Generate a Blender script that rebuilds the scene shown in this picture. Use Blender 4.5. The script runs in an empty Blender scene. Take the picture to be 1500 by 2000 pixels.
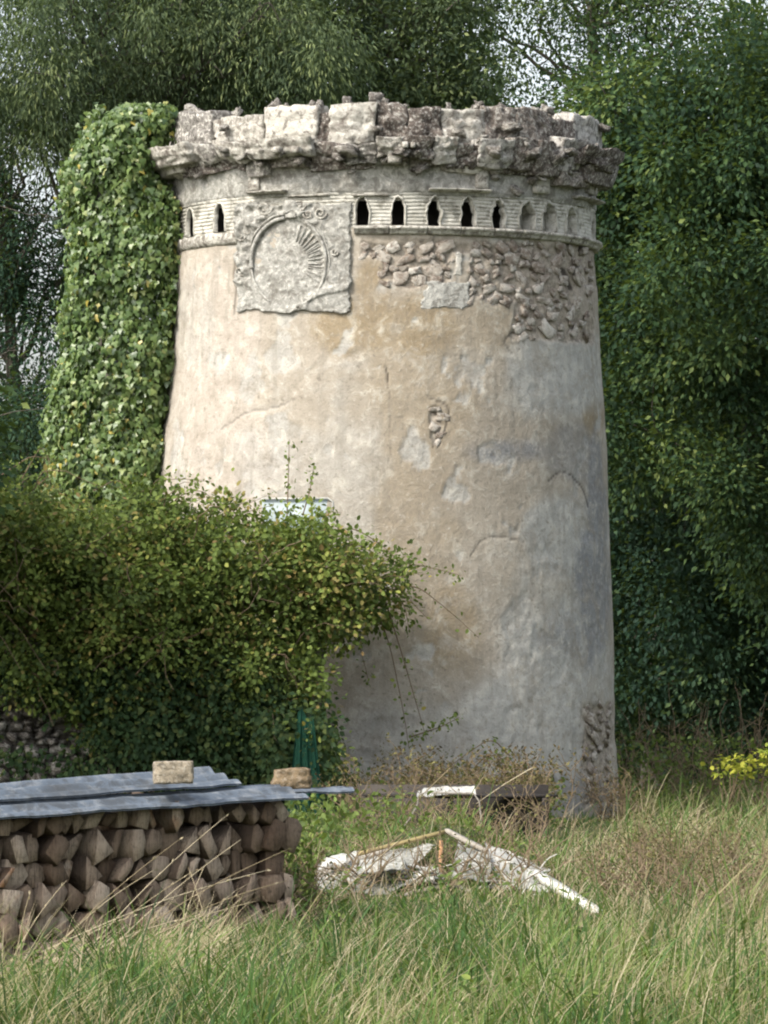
import bpy, math, random
import numpy as np
from mathutils import Vector

rng = np.random.default_rng(7)
random.seed(7)
S = bpy.context.scene
COL = S.collection
R_ = math.radians

# ------------------------------------------------------------------ camera
FPX = 10000.0            # focal length in photo pixels
EYE = 1.6
HOR = 1333.0             # horizon row in the photo
cam_d = bpy.data.cameras.new('camera')
cam = bpy.data.objects.new('camera', cam_d); COL.objects.link(cam)
cam.location = (0, 0, EYE); cam.rotation_euler = (R_(90), 0, 0)
cam_d.sensor_fit = 'VERTICAL'; cam_d.sensor_height = 36.0
cam_d.lens = FPX / 2000 * 36.0
cam_d.shift_y = (HOR - 1000) / 2000
cam_d.clip_start = 0.5; cam_d.clip_end = 3000
S.camera = cam
# ------------------------------------------------------------------ light
SUN_AZ, SUN_EL = 51.0, 42.0      # degrees left of the line from tower to camera
SUN_STRENGTH = 1.4; SKY_STRENGTH = 0.15; EXPOSURE = 1.25
sd = Vector((-math.sin(R_(SUN_AZ)) * math.cos(R_(SUN_EL)), -math.cos(R_(SUN_AZ)) * math.cos(R_(SUN_EL)), math.sin(R_(SUN_EL))))
w = bpy.data.worlds.new('World'); S.world = w; w.use_nodes = True
nt = w.node_tree; nt.nodes.clear()
sk = nt.nodes.new('ShaderNodeTexSky'); sk.sky_type = 'NISHITA'; sk.sun_disc = False
sk.sun_elevation = R_(SUN_EL); sk.sun_rotation = R_(180 + SUN_AZ)
sk.air_density = 1.0; sk.dust_density = 4.0; sk.ozone_density = 1.0
bg = nt.nodes.new('ShaderNodeBackground'); bg.inputs[1].default_value = SKY_STRENGTH
wo = nt.nodes.new('ShaderNodeOutputWorld')
hs = nt.nodes.new('ShaderNodeHueSaturation'); hs.inputs['Saturation'].default_value = .42
nt.links.new(sk.outputs[0], hs.inputs['Color']); nt.links.new(hs.outputs[0], bg.inputs[0]); nt.links.new(bg.outputs[0], wo.inputs[0])
sl = bpy.data.lights.new('sun', 'SUN'); sl.energy = SUN_STRENGTH; sl.angle = R_(3); sl.color = (1.0, 0.94, 0.85)
so = bpy.data.objects.new('sun', sl); COL.objects.link(so)
so.location = (-20, -10, 40); so.rotation_euler = sd.to_track_quat('Z', 'Y').to_euler()
S.view_settings.view_transform = 'Standard'; S.view_settings.look = 'None'
S.view_settings.exposure = EXPOSURE; S.view_settings.gamma = 1.0
S.view_settings.use_curve_mapping = False
try:
    S.cycles.max_bounces = 6; S.cycles.diffuse_bounces = 3; S.cycles.transmission_bounces = 4
    S.cycles.filter_width = 2.1
except Exception: pass

# ------------------------------------------------------------------ numbers
def P(px, py, d):
    return np.array([(px - 750) * d / FPX, d, EYE + (HOR - py) * d / FPX])
def proj(V):
    V = np.asarray(V); d = np.maximum(V[:, 1], 1.0)
    return 750 + V[:, 0] / d * FPX, HOR - (V[:, 2] - EYE) / d * FPX
def _h(ix, iy, iz):
    n = (ix.astype(np.int64) * 73856093) ^ (iy.astype(np.int64) * 19349663) ^ (iz.astype(np.int64) * 83492791)
    n = (n ^ (n >> 13)) * 1274126177 & 0x7fffffff
    n = (n ^ (n >> 15)) * 668265263 & 0x7fffffff
    return (n ^ (n >> 11)) % 65536 / 32767.5 - 1.0
def vnoise(p):
    f = np.floor(p); t = p - f; t = t * t * (3 - 2 * t); f = f.astype(np.int64)
    r = 0
    for a in (0, 1):
        for b in (0, 1):
            for c in (0, 1):
                wgt = (t[:, 0] if a else 1 - t[:, 0]) * (t[:, 1] if b else 1 - t[:, 1]) * (t[:, 2] if c else 1 - t[:, 2])
                r = r + wgt * _h(f[:, 0] + a, f[:, 1] + b, f[:, 2] + c)
    return r
def fbm(p, o=4, g=0.5):
    p = np.asarray(p, float); r = 0; a = 1.0; s = 0
    for i in range(o):
        r = r + a * vnoise(p * (2.03 ** i) + 17.3 * i); s += a; a *= g
    return r / s
def sstep(a, b, x):
    t = np.clip((x - a) / (b - a), 0, 1); return t * t * (3 - 2 * t)
def unit(v):
    return v / np.maximum(np.linalg.norm(v, axis=-1, keepdims=True), 1e-9)

# ------------------------------------------------------------------ mesh helpers
class MB:
    def __init__(s): s.v = []; s.f = []; s.n = 0; s.r = []
    def add(s, V, F, rnd=None):
        V = np.asarray(V, float); F = np.asarray(F, int)
        s.v.append(V); s.f.append(F + s.n); s.n += len(V)
        s.r.append(np.full(len(V), 0.5) if rnd is None else np.broadcast_to(np.asarray(rnd, float), (len(V),)))
    def addm(s, V, Fs, rnd=None):
        off = s.n
        s.add(V, Fs[0], rnd)
        for F in Fs[1:]:
            s.f.append(np.asarray(F, int) + off)
    def mesh(s, name, mat=None, smooth=False, origin=None, attrs=None):
        V = np.concatenate(s.v) if s.v else np.zeros((0, 3))
        if origin is not None: V = V - np.asarray(origin)
        me = bpy.data.meshes.new(name)
        nf = sum(len(f) for f in s.f); nl = sum(f.size for f in s.f)
        me.vertices.add(len(V)); me.vertices.foreach_set('co', V.astype(np.float32).ravel())
        me.loops.add(nl); me.polygons.add(nf)
        li = np.concatenate([f.ravel() for f in s.f]); me.loops.foreach_set('vertex_index', li.astype(np.int32))
        tot = np.concatenate([np.full(len(f), f.shape[1]) for f in s.f])
        st = np.concatenate([[0], np.cumsum(tot)[:-1]])
        me.polygons.foreach_set('loop_start', st.astype(np.int32))
        me.polygons.foreach_set('loop_total', tot.astype(np.int32))
        if smooth: me.polygons.foreach_set('use_smooth', np.ones(nf, bool))
        a = me.attributes.new('rnd', 'FLOAT', 'POINT'); a.data.foreach_set('value', np.concatenate(s.r).astype(np.float32))
        if attrs:
            for k, val in attrs.items():
                a = me.attributes.new(k, 'FLOAT', 'POINT'); a.data.foreach_set('value', np.asarray(val, np.float32))
        me.update(calc_edges=True); me.validate()
        if mat: me.materials.append(mat)
        return me
def tag(o, label=None, cat=None, group=None, kind=None):
    if label: o['label'] = label
    if cat: o['category'] = cat
    if group: o['group'] = group
    if kind: o['kind'] = kind
    return o
def empty(name, loc, label=None, cat=None, group=None):
    o = bpy.data.objects.new(name, None); COL.objects.link(o); o.location = tuple(loc); o.empty_display_size = .2
    return tag(o, label, cat, group)
def org(parent):
    o = np.zeros(3)
    while parent is not None: o = o + np.array(parent.location); parent = parent.parent
    return o
def put(name, mb, mat, parent=None, smooth=False, attrs=None, origin=None, kind=None, label=None, cat=None, group=None):
    """link builder as one object; vertices were given in world space"""
    b = org(parent)
    if parent is None and origin is not None:
        me = mb.mesh(name, mat, smooth, origin, attrs); o = bpy.data.objects.new(name, me); o.location = tuple(origin)
    else:
        me = mb.mesh(name, mat, smooth, b, attrs); o = bpy.data.objects.new(name, me); o.parent = parent
    COL.objects.link(o)
    return tag(o, label, cat, group, kind)
def inst(name, me, parent, loc, rot=(0, 0, 0), sc=(1, 1, 1)):
    o = bpy.data.objects.new(name, me); COL.objects.link(o); o.parent = parent
    o.location = tuple(np.asarray(loc) - org(parent)); o.rotation_euler = rot; o.scale = sc
    return o
def grid_faces(nu, nv):
    i = np.arange(nu - 1)[:, None] * nv + np.arange(nv - 1)[None]
    i = i.ravel(); return np.stack([i, i + nv, i + nv + 1, i + 1], 1)
def tube(mb, pts, rad, sides=6, rnd=.5, cap=True):
    pts = np.asarray(pts, float); n = len(pts); rad = np.broadcast_to(np.asarray(rad, float), (n,))
    t = np.gradient(pts, axis=0); t = unit(t)
    up = np.array([0, 0, 1.]) if abs(t[0][2]) < .9 else np.array([1., 0, 0])
    a = unit(np.cross(t, up)); b = np.cross(t, a)
    an = np.linspace(0, 2 * np.pi, sides, endpoint=False)
    V = pts[:, None] + rad[:, None, None] * (np.cos(an)[None, :, None] * a[:, None] + np.sin(an)[None, :, None] * b[:, None])
    V = V.reshape(-1, 3)
    F = []
    for i in range(n - 1):
        for k in range(sides):
            F.append((i * sides + k, i * sides + (k + 1) % sides, (i + 1) * sides + (k + 1) % sides, (i + 1) * sides + k))
    if cap:
        V = np.vstack([V, pts[:1], pts[-1:]])
        T = [(len(V) - 2, (k + 1) % sides, k) for k in range(sides)] + [(len(V) - 1, (n - 1) * sides + k, (n - 1) * sides + (k + 1) % sides) for k in range(sides)]
        mb.addm(V, [F, T], rnd)
    else: mb.add(V, F, rnd)
def wander(a, b, n, amp, seed=0):
    a = np.asarray(a, float); b = np.asarray(b, float); t = np.linspace(0, 1, n)[:, None]
    p = a + (b - a) * t
    q = np.stack([fbm(np.c_[t[:, 0] * 3 + seed * 7.1, np.full(n, k * 9.7 + seed), np.zeros(n)], 3) for k in range(3)], 1)
    q = q - q[0] * (1 - t)                     # start fixed
    return p + q * amp * np.sin(np.pi * np.clip(t * .9, 0, 1)) ** .5
def box(mb, c, s, rot=None, rnd=.5):
    c = np.asarray(c, float); s = np.asarray(s, float) / 2
    V = np.array([[x, y, z] for x in (-1, 1) for y in (-1, 1) for z in (-1, 1)], float) * s
    if rot is not None: V = V @ np.asarray(rot).T
    mb.add(V + c, [(0, 1, 3, 2), (4, 6, 7, 5), (0, 4, 5, 1), (2, 3, 7, 6), (0, 2, 6, 4), (1, 5, 7, 3)], rnd)
def frame(ax):   # matrix whose x column is ax
    ax = unit(np.asarray(ax, float)); z = np.array([0, 0, 1.])
    if abs(ax[2]) > .95: z = np.array([0, 1., 0])
    y = unit(np.cross(z, ax)); z = np.cross(ax, y); return np.stack([ax, y, z], 1)
def beam(mb, a, b, wdt, hgt, rnd=.5, wob=0.0, n=6):
    a = np.asarray(a, float); b = np.asarray(b, float); M = frame(b - a)
    t = np.linspace(0, 1, n); V = []
    for i, u in enumerate(t):
        c = a + (b - a) * u + wob * np.array([0, 0, math.sin(u * 5.1 + rnd * 9)])
        k = 1 + .12 * math.sin(u * 9 + rnd * 20)
        for sy, sz in ((-1, -1), (1, -1), (1, 1), (-1, 1)): V.append(c + M[:, 1] * sy * wdt / 2 * k + M[:, 2] * sz * hgt / 2)
    F = [(i * 4 + k, i * 4 + (k + 1) % 4, i * 4 + 4 + (k + 1) % 4, i * 4 + 4 + k) for i in range(n - 1) for k in range(4)]
    F += [(3, 2, 1, 0), (n * 4 - 4, n * 4 - 3, n * 4 - 2, n * 4 - 1)]
    mb.add(V, F, rnd)
_ct = {}
def cube_t(n):
    """subdivided unit cube [-1,1] welded"""
    if n in _ct: return _ct[n]
    idx = {}; V = []; F = []
    def vid(p):
        k = tuple(int(round((q + 1) * n / 2)) for q in p)
        if k not in idx: idx[k] = len(V); V.append(p)
        return idx[k]
    l = np.linspace(-1, 1, n + 1)
    for ax in range(3):
        for sg in (-1, 1):
            for i in range(n):
                for j in range(n):
                    q = []
                    for (a, b) in ((i, j), (i + 1, j), (i + 1, j + 1), (i, j + 1)):
                        p = [0, 0, 0]; p[ax] = sg; p[(ax + 1) % 3] = l[a]; p[(ax + 2) % 3] = l[b]; q.append(vid(tuple(p)))
                    F.append(q if sg > 0 else q[::-1])
    _ct[n] = (np.array(V, float), np.array(F)); return _ct[n]
def rocklike(n, seed, amp=.16, sq=.55, freq=1.3):
    V, F = cube_t(n); s = unit(V); V2 = V * sq + s * (1 - sq) * 1.15
    d = fbm(s * freq + seed * 11.7, 3)[:, None]
    return V2 * (1 + amp * 2 * d), F
# leaves ------------------------------------------------------------
T_RH = (np.array([[0, 0, 0], [.28, .45, .06], [0, 1, -.05], [-.28, .45, .06]]), np.array([[0, 1, 2], [0, 2, 3]]))
T_OV = (np.array([[0, 0, 0], [.27, .3, .05], [.24, .68, .04], [0, 1, -.06], [-.24, .68, .04], [-.27, .3, .05]]), np.array([[0, 1, 2, 3], [0, 3, 4, 5]]))
T_IV = (np.array([[0, .3, .05], [0, .02, 0], [.3, -.1, -.02], [.52, .22, 0], [.27, .42, .02], [.2, .68, 0], [0, 1, -.08], [-.2, .68, 0], [-.27, .42, .02], [-.52, .22, 0], [-.3, -.1, -.02]]),
        np.array([[0, i, i + 1] for i in range(1, 10)] + [[0, 10, 1]]))
def leafset(mb, T, pos, axis, nrm, size, rnd, aspect=1.0):
    tv, tf = T; N = len(pos)
    y = unit(axis); x = unit(np.cross(y, nrm)); z = np.cross(x, y)
    size = np.broadcast_to(size, (N,))[:, None, None]
    V = pos[:, None] + size * (tv[None, :, 0:1] * aspect * x[:, None] + tv[None, :, 1:2] * y[:, None] + tv[None, :, 2:3] * z[:, None])
    F = tf[None] + (np.arange(N) * len(tv))[:, None, None]
    mb.add(V.reshape(-1, 3), F.reshape(-1, tf.shape[1]), np.repeat(rnd, len(tv)))

# ------------------------------------------------------------------ materials
def newmat(name):
    m = bpy.data.materials.new(name); m.use_nodes = True; m.node_tree.nodes.clear(); return m, m.node_tree
class G:
    def __init__(s, nt): s.t = nt
    def n(s, ty, **k):
        o = s.t.nodes.new(ty)
        for a, b in k.items(): setattr(o, a, b)
        return o
    def l(s, a, b): s.t.links.new(a, b)
    def noise(s, scale, detail=4, rough=.55, vec=None, dist=0.0):
        o = s.n('ShaderNodeTexNoise'); o.inputs['Scale'].default_value = scale; o.inputs['Detail'].default_value = detail
        o.inputs['Roughness'].default_value = rough; o.inputs['Distortion'].default_value = dist
        if vec is not None: s.l(vec, o.inputs['Vector'])
        return o.outputs['Fac']
    def ramp(s, fac, stops, interp='LINEAR'):
        o = s.n('ShaderNodeValToRGB'); o.color_ramp.interpolation = interp; e = o.color_ramp.elements
        while len(e) < len(stops): e.new(.5)
        for i, (p, c) in enumerate(stops):
            e[i].position = p; e[i].color = (c if hasattr(c, '__len__') else (c, c, c)) [:3] + (1,) if hasattr(c, '__len__') else (c, c, c, 1)
        s.l(fac, o.inputs[0]); return o.outputs[0]
    def mix(s, f, a, b, mode='MIX'):
        o = s.n('ShaderNodeMix'); o.data_type = 'RGBA'; o.blend_type = mode
        for sock, v in ((o.inputs[0], f), (o.inputs[6], a), (o.inputs[7], b)):
            if hasattr(v, 'links'): s.l(v, sock)
            elif hasattr(v, '__len__'): sock.default_value = tuple(v) + (1,)
            else: sock.default_value = v
        return o.outputs[2]
    def m(s, op, a, b=None, clamp=False):
        o = s.n('ShaderNodeMath'); o.operation = op; o.use_clamp = clamp
        for sock, v in ((o.inputs[0], a), (o.inputs[1], b)):
            if v is None: continue
            if hasattr(v, 'links'): s.l(v, sock)
            else: sock.default_value = v
        return o.outputs[0]
    def attr(s, name):
        o = s.n('ShaderNodeAttribute'); o.attribute_name = name; return o.outputs['Fac']
    def out(s, col, rough=.85, bump=None, bstr=.5, bdist=.02, spec=.3, metal=0.0, transl=None, tcol=None):
        p = s.n('ShaderNodeBsdfPrincipled')
        if hasattr(col, 'links'): s.l(col, p.inputs['Base Color'])
        else: p.inputs['Base Color'].default_value = tuple(col) + (1,)
        if hasattr(rough, 'links'): s.l(rough, p.inputs['Roughness'])
        else: p.inputs['Roughness'].default_value = rough
        p.inputs['Specular IOR Level'].default_value = spec; p.inputs['Metallic'].default_value = metal
        if bump is not None:
            b = s.n('ShaderNodeBump'); b.inputs['Strength'].default_value = bstr; b.inputs['Distance'].default_value = bdist
            s.l(bump, b.inputs['Height']); s.l(b.outputs[0], p.inputs['Normal'])
        sh = p.outputs[0]
        if transl:
            t = s.n('ShaderNodeBsdfTranslucent'); c = tcol if tcol is not None else col
            if hasattr(c, 'links'): s.l(c, t.inputs[0])
            else: t.inputs[0].default_value = tuple(c) + (1,)
            mx = s.n('ShaderNodeMixShader'); mx.inputs[0].default_value = transl
            s.l(sh, mx.inputs[1]); s.l(t.outputs[0], mx.inputs[2]); sh = mx.outputs[0]
        o = s.n('ShaderNodeOutputMaterial'); s.l(sh, o.inputs[0])
def leafmat(name, stops, transl=.3, rough=.6, spec=.14):
    m, t = newmat(name); g = G(t)
    c = g.ramp(g.attr('rnd'), stops)
    tc = g.mix(.6, c, (.22, .30, .04), 'MIX')
    g.out(c, rough, transl=transl, tcol=tc, spec=spec); return m

def m_plaster():
    m, t = newmat('lime_plaster'); g = G(t)
    tc = g.n('ShaderNodeTexCoord').outputs['Object']
    n1 = g.noise(.8, 7, .62, tc, .4); n2 = g.noise(5.0, 7, .68, tc, .5); n3 = g.noise(42, 4, .7, tc); n4 = g.noise(14, 6, .72, tc)
    mp = g.n('ShaderNodeMapping'); mp.inputs['Scale'].default_value = (3.2, 3.2, .35); g.l(tc, mp.inputs[0])
    st = g.noise(2.2, 6, .62, mp.outputs[0])
    base = g.ramp(n1, [(.3, (.275, .24, .19)), (.52, (.345, .307, .25)), (.72, (.42, .38, .315))])
    base = g.mix(g.m('MULTIPLY', g.attr('pink'), .75), base, g.ramp(n2, [(.3, (.33, .29, .245)), (.7, (.49, .445, .39))]))
    base = g.mix(g.attr('ochre'), base, g.ramp(n2, [(.25, (.215, .168, .108)), (.7, (.33, .27, .182))]))
    base = g.mix(g.attr('grey'), base, g.ramp(n2, [(.25, (.26, .255, .235)), (.7, (.47, .46, .42))]))
    base = g.mix(g.attr('bluegrey'), base, g.ramp(n4, [(.25, (.12, .125, .135)), (.75, (.27, .275, .28))]))
    base = g.mix(g.ramp(n2, [(.53, 0.0), (.66, .6)]), base, (.50, .47, .40))
    n5 = g.noise(2.4, 8, .72, tc, .8); base = g.mix(g.ramp(n5, [(.36, .55), (.5, 0.0)]), base, (.27, .235, .185)); base = g.mix(g.ramp(n5, [(.56, 0.0), (.68, .5)]), base, (.44, .42, .375))
    base = g.mix(g.ramp(n4, [(.30, .75), (.45, 0.0)]), base, (.19, .165, .13)); base = g.mix(g.ramp(n4, [(.56, 0.0), (.70, .6)]), base, (.50, .47, .41))
    base = g.mix(g.ramp(st, [(.34, .4), (.47, 0.0)]), base, (.22, .20, .165))
    base = g.mix(g.ramp(n3, [(.25, .35), (.5, 0.0)]), base, (.17, .15, .12))
    mort = g.ramp(n4, [(.35, (.15, .125, .10)), (.62, (.40, .355, .29))])
    base = g.mix(g.attr('rub'), base, mort)
    base = g.mix(g.attr('crack'), base, (.06, .05, .04))
    h = g.m('ADD', g.m('MULTIPLY', n4, .8), g.m('MULTIPLY', n3, .45)); h = g.m('ADD', h, n2)
    g.out(base, .93, h, .7, .022, spec=.12); return m
def m_stone(name, c0, c1, c2, lich=.5, dark=(.07, .06, .05), sc=1.0, bd=.02):
    m, t = newmat(name); g = G(t)
    tc = g.n('ShaderNodeTexCoord').outputs['Object']; oi = g.n('ShaderNodeObjectInfo').outputs['Random']
    va = g.n('ShaderNodeVectorMath'); va.operation = 'ADD'; g.l(tc, va.inputs[0])
    cb = g.n('ShaderNodeCombineXYZ'); r7 = g.m('MULTIPLY', oi, 37.0)
    for i in range(3): g.l(r7, cb.inputs[i])
    g.l(cb.outputs[0], va.inputs[1]); v = va.outputs[0]
    n1 = g.noise(3.0 * sc, 6, .65, v, .6); n2 = g.noise(14 * sc, 6, .7, v); n3 = g.noise(50 * sc, 3, .6, v)
    f = g.m('ADD', g.m('MULTIPLY', oi, .5), g.m('SUBTRACT', n1, .25))
    base = g.ramp(f, [(.15, c0), (.5, c1), (.85, c2)])
    base = g.mix(g.ramp(n2, [(.50, 0.0), (.60, lich)]), base, (.62, .60, .54))
    n4 = g.noise(7 * sc, 5, .7, v, .8); base = g.mix(g.ramp(n4, [(.40, .7), (.5, 0.0)]), base, dark)
    base = g.mix(g.ramp(n1, [(.30, .75), (.46, 0.0)]), base, dark)
    base = g.mix(g.ramp(n2, [(.28, .8), (.42, 0.0)]), base, dark)
    h = g.m('ADD', g.m('MULTIPLY', n2, 1.0), g.m('MULTIPLY', n3, .4)); h = g.m('ADD', h, n1)
    g.out(base, .93, h, .9, bd, spec=.12); return m
def m_simple(name, c0, c1, scale=8, rough=.7, bstr=.4, bd=.01, spec=.3, stretch=None, metal=0.0, transl=None):
    m, t = newmat(name); g = G(t)
    v = g.n('ShaderNodeTexCoord').outputs['Object']
    if stretch:
        mp = g.n('ShaderNodeMapping'); mp.inputs['Scale'].default_value = stretch; g.l(v, mp.inputs[0]); v = mp.outputs[0]
    n1 = g.noise(scale, 6, .65, v); oi = g.n('ShaderNodeObjectInfo').outputs['Random']
    f = g.m('ADD', n1, g.m('MULTIPLY', g.m('SUBTRACT', oi, .5), .3))
    g.out(g.ramp(f, [(.28, c0), (.72, c1)]), rough, n1, bstr, bd, spec=spec, metal=metal, transl=transl); return m

M = {}
M['plaster'] = m_plaster()
M['cement'] = m_stone('grey_cement_render', (.25, .245, .22), (.33, .325, .295), (.42, .41, .37), .45, (.14, .13, .11), 1.3)
M['limestone'] = m_stone('weathered_limestone', (.29, .275, .24), (.41, .39, .34), (.56, .535, .47), .85, (.11, .09, .075), 1.4, .03)
M['parapet'] = m_stone('lichened_parapet_stone', (.17, .16, .145), (.29, .272, .245), (.46, .44, .40), .9, (.07, .062, .055), 1.5, .03)
M['darkstone'] = m_stone('dark_brown_parapet_stone', (.11, .09, .078), (.20, .172, .148), (.36, .325, .28), .7, (.045, .037, .032), 1.8, .04)
M['rubble'] = m_stone('rubble_limestone', (.34, .285, .235), (.48, .43, .365), (.62, .585, .52), .45, (.16, .115, .085), .11, .05)
M['wallstone'] = m_stone('grey_wall_stone', (.13, .11, .10), (.25, .225, .20), (.42, .39, .35), .6, (.05, .042, .036), .12, .05)
M['wallcore'] = m_stone('wall_mortar', (.07, .06, .05), (.11, .10, .085), (.16, .14, .12), .2, (.03, .025, .02), 1.5)
M['lump'] = m_stone('lichened_broken_stone', (.16, .145, .13), (.30, .275, .24), (.50, .475, .42), .8, (.075, .065, .055), .13, .05)
M['band'] = m_stone('tile_course_stone', (.33, .32, .275), (.45, .435, .38), (.56, .54, .48), .4, (.16, .15, .12))
M['void'] = m_simple('niche_shade_tone', (.05, .045, .04), (.09, .08, .07), 10, .95)  # dark colour stands in for the shade deep inside the holes
M['bark'] = m_simple('bark', (.045, .04, .032), (.14, .125, .10), 9, .9, .8, .02, stretch=(1, 1, .25))
M['cane'] = m_simple('bramble_cane', (.09, .06, .04), (.20, .15, .09), 9, .8)
M['wood_end'] = None
M['sheet'] = m_stone('weathered_grey_roof_sheet', (.085, .105, .13), (.115, .138, .168), (.15, .175, .205), .12, (.06, .065, .07), .7, .004)
M['net'] = m_simple('green_garden_net', (.010, .05, .034), (.022, .10, .06), 30, .9, transl=.2)
M['plastic'] = m_simple('dirty_white_plastic', (.36, .35, .31), (.72, .72, .68), 9, .6, .3, .01, transl=.2)
M['paintwood'] = m_simple('flaking_white_paint', (.36, .34, .29), (.70, .69, .63), 18, .7, stretch=(1, 1, 1))
M['orange'] = m_simple('weathered_orange_wood', (.22, .11, .05), (.42, .25, .13), 14, .8)
M['yellowwood'] = m_simple('mossy_yellow_wood', (.16, .15, .07), (.36, .28, .13), 9, .85)
M['dirtyplastic'] = m_stone('dirty_plastic_sheet', (.20, .20, .175), (.31, .31, .28), (.46, .46, .42), .5, (.11, .105, .08), 2.0, .006)
M['greywood'] = m_simple('grey_driftwood', (.16, .14, .115), (.38, .35, .30), 14, .85)
M['darkboard'] = m_simple('dark_shelter_board', (.014, .012, .011), (.05, .043, .037), 8, .8)  # near-black board colour that also carries the shade under the shelter
M['board'] = m_simple('pale_blue_board', (.25, .30, .31), (.38, .43, .43), 7, .5)
M['l_willow'] = leafmat('willow_leaf', [(0, (.022, .038, .024)), (.42, (.065, .095, .048)), (.8, (.13, .17, .078)), (1, (.22, .26, .11))], .3)
M['l_dark'] = leafmat('dark_leaf', [(0, (.010, .026, .018)), (.45, (.022, .050, .030)), (.8, (.045, .088, .044)), (1, (.10, .145, .055))], .22)
M['l_green'] = leafmat('green_tree_leaf', [(0, (.010, .026, .014)), (.4, (.025, .054, .024)), (.72, (.065, .108, .036)), (1, (.16, .20, .06))], .25)
M['l_far'] = leafmat('far_leaf', [(0, (.012, .026, .017)), (1, (.05, .085, .045))], .2)
M['l_ivy'] = leafmat('ivy_leaf', [(0, (.025, .055, .02)), (.4, (.08, .135, .04)), (.8, (.18, .25, .08)), (.95, (.30, .34, .13)), (1, (.42, .35, .08))], .25, .38, .5)
M['l_bramble'] = leafmat('bramble_leaf', [(0, (.035, .055, .018)), (.35, (.085, .12, .03)), (.72, (.15, .205, .05)), (.93, (.26, .28, .07)), (.98, (.20, .13, .06)), (1, (.32, .27, .07))], .27)
M['l_under'] = leafmat('ivy_leaf_shade_tone', [(0, (.015, .034, .014)), (.7, (.035, .065, .025)), (1, (.09, .11, .035))], .2)  # ivy leaf darkened so that shade under the brambles is in the colour
M['l_yellow'] = leafmat('yellow_leaf', [(0, (.20, .26, .04)), (1, (.52, .48, .07))], .35)
M['l_red'] = leafmat('brown_dead_leaf', [(0, (.045, .032, .02)), (.6, (.12, .085, .045)), (1, (.17, .16, .06))], .2)
M['grass'] = leafmat('grass_blade', [(0, (.016, .04, .014)), (.3, (.055, .12, .03)), (.55, (.14, .205, .05)), (.66, (.20, .19, .085)), (.9, (.33, .275, .155)), (1, (.47, .41, .27))], .3, .6, .2)
M['straw'] = leafmat('straw', [(0, (.15, .11, .065)), (.5, (.30, .245, .15)), (1, (.50, .43, .30))], .2, .6, .2)
def m_ground():
    m, t = newmat('meadow_soil'); g = G(t); v = g.n('ShaderNodeTexCoord').outputs['Object']
    n1 = g.noise(1.2, 6, .7, v); n2 = g.noise(18, 5, .7, v)
    b = g.ramp(n1, [(.3, (.035, .05, .018)), (.55, (.06, .075, .028)), (.75, (.10, .085, .045))])
    b = g.mix(g.ramp(n2, [(.4, 0.0), (.7, .6)]), b, (.03, .028, .015))
    g.out(b, .95, n2, .6, .03, spec=.1); return m
M['ground'] = m_ground()
def m_log():
    m, t = newmat('split_firewood'); g = G(t); v = g.n('ShaderNodeTexCoord').outputs['Object']
    oi = g.n('ShaderNodeObjectInfo').outputs['Random']
    mp = g.n('ShaderNodeMapping'); mp.inputs['Scale'].default_value = (9, 9, 1.1); mp.inputs['Rotation'].default_value = (0, .35, 0); g.l(v, mp.inputs[0])
    n1 = g.noise(9, 6, .75, mp.outputs[0]); n2 = g.noise(30, 5, .7, v); n3 = g.noise(9, 4, .6, v)
    f = g.m('ADD', g.m('MULTIPLY', oi, .72), g.m('MULTIPLY', n3, .35))
    b = g.ramp(f, [(.10, (.11, .07, .048)), (.30, (.235, .17, .12)), (.6, (.36, .275, .205)), (.82, (.50, .405, .31)), (.95, (.40, .19, .085))])
    b = g.mix(g.ramp(n1, [(.36, .75), (.5, 0.0)]), b, (.075, .055, .04))
    b = g.mix(g.attr('rnd'), b, (.07, .05, .038))
    b = g.mix(g.ramp(n2, [(.3, .6), (.48, 0.0)]), b, (.05, .04, .03))
    g.out(b, .88, g.m('ADD', n1, n2), .9, .012, spec=.15); return m
M['log'] = m_log()

# ------------------------------------------------------------------ ground
def gz(x, y):
    x = np.asarray(x, float); y = np.asarray(y, float)
    p = np.c_[x.ravel() * .35, y.ravel() * .3, np.zeros(x.size)]
    z = fbm(p, 3).reshape(x.shape) * .10
    z = z - .30 * np.exp(-(((x + 2.7) / 1.0) ** 2 + ((y - 30.6) / 3.2) ** 2))
    z = z + .46 * np.exp(-(((x - .42) / .72) ** 2 + ((y - 39.0) / .8) ** 2)) + .06 * np.exp(-(((x - .4) / 1.6) ** 2 + ((y - 38) / 3.0) ** 2))
    far = sstep(90, 160, np.hypot(x, y))
    return z * (1 - far)
xs = np.unique(np.r_[np.linspace(-900, -30, 12), np.linspace(-30, -8, 20), np.linspace(-8, 8, 80), np.linspace(8, 30, 20), np.linspace(30, 900, 12)])
ys = np.unique(np.r_[np.linspace(-300, 10, 8), np.linspace(10, 22, 15), np.linspace(22, 66, 180), np.linspace(66, 120, 25), np.linspace(120, 1800, 12)])
X, Y = np.meshgrid(xs, ys, indexing='ij'); mb = MB()
mb.add(np.c_[X.ravel(), Y.ravel(), gz(X, Y).ravel()], grid_faces(len(xs), len(ys)))
put('ground', mb, M['ground'], smooth=True, kind='structure')

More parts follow.
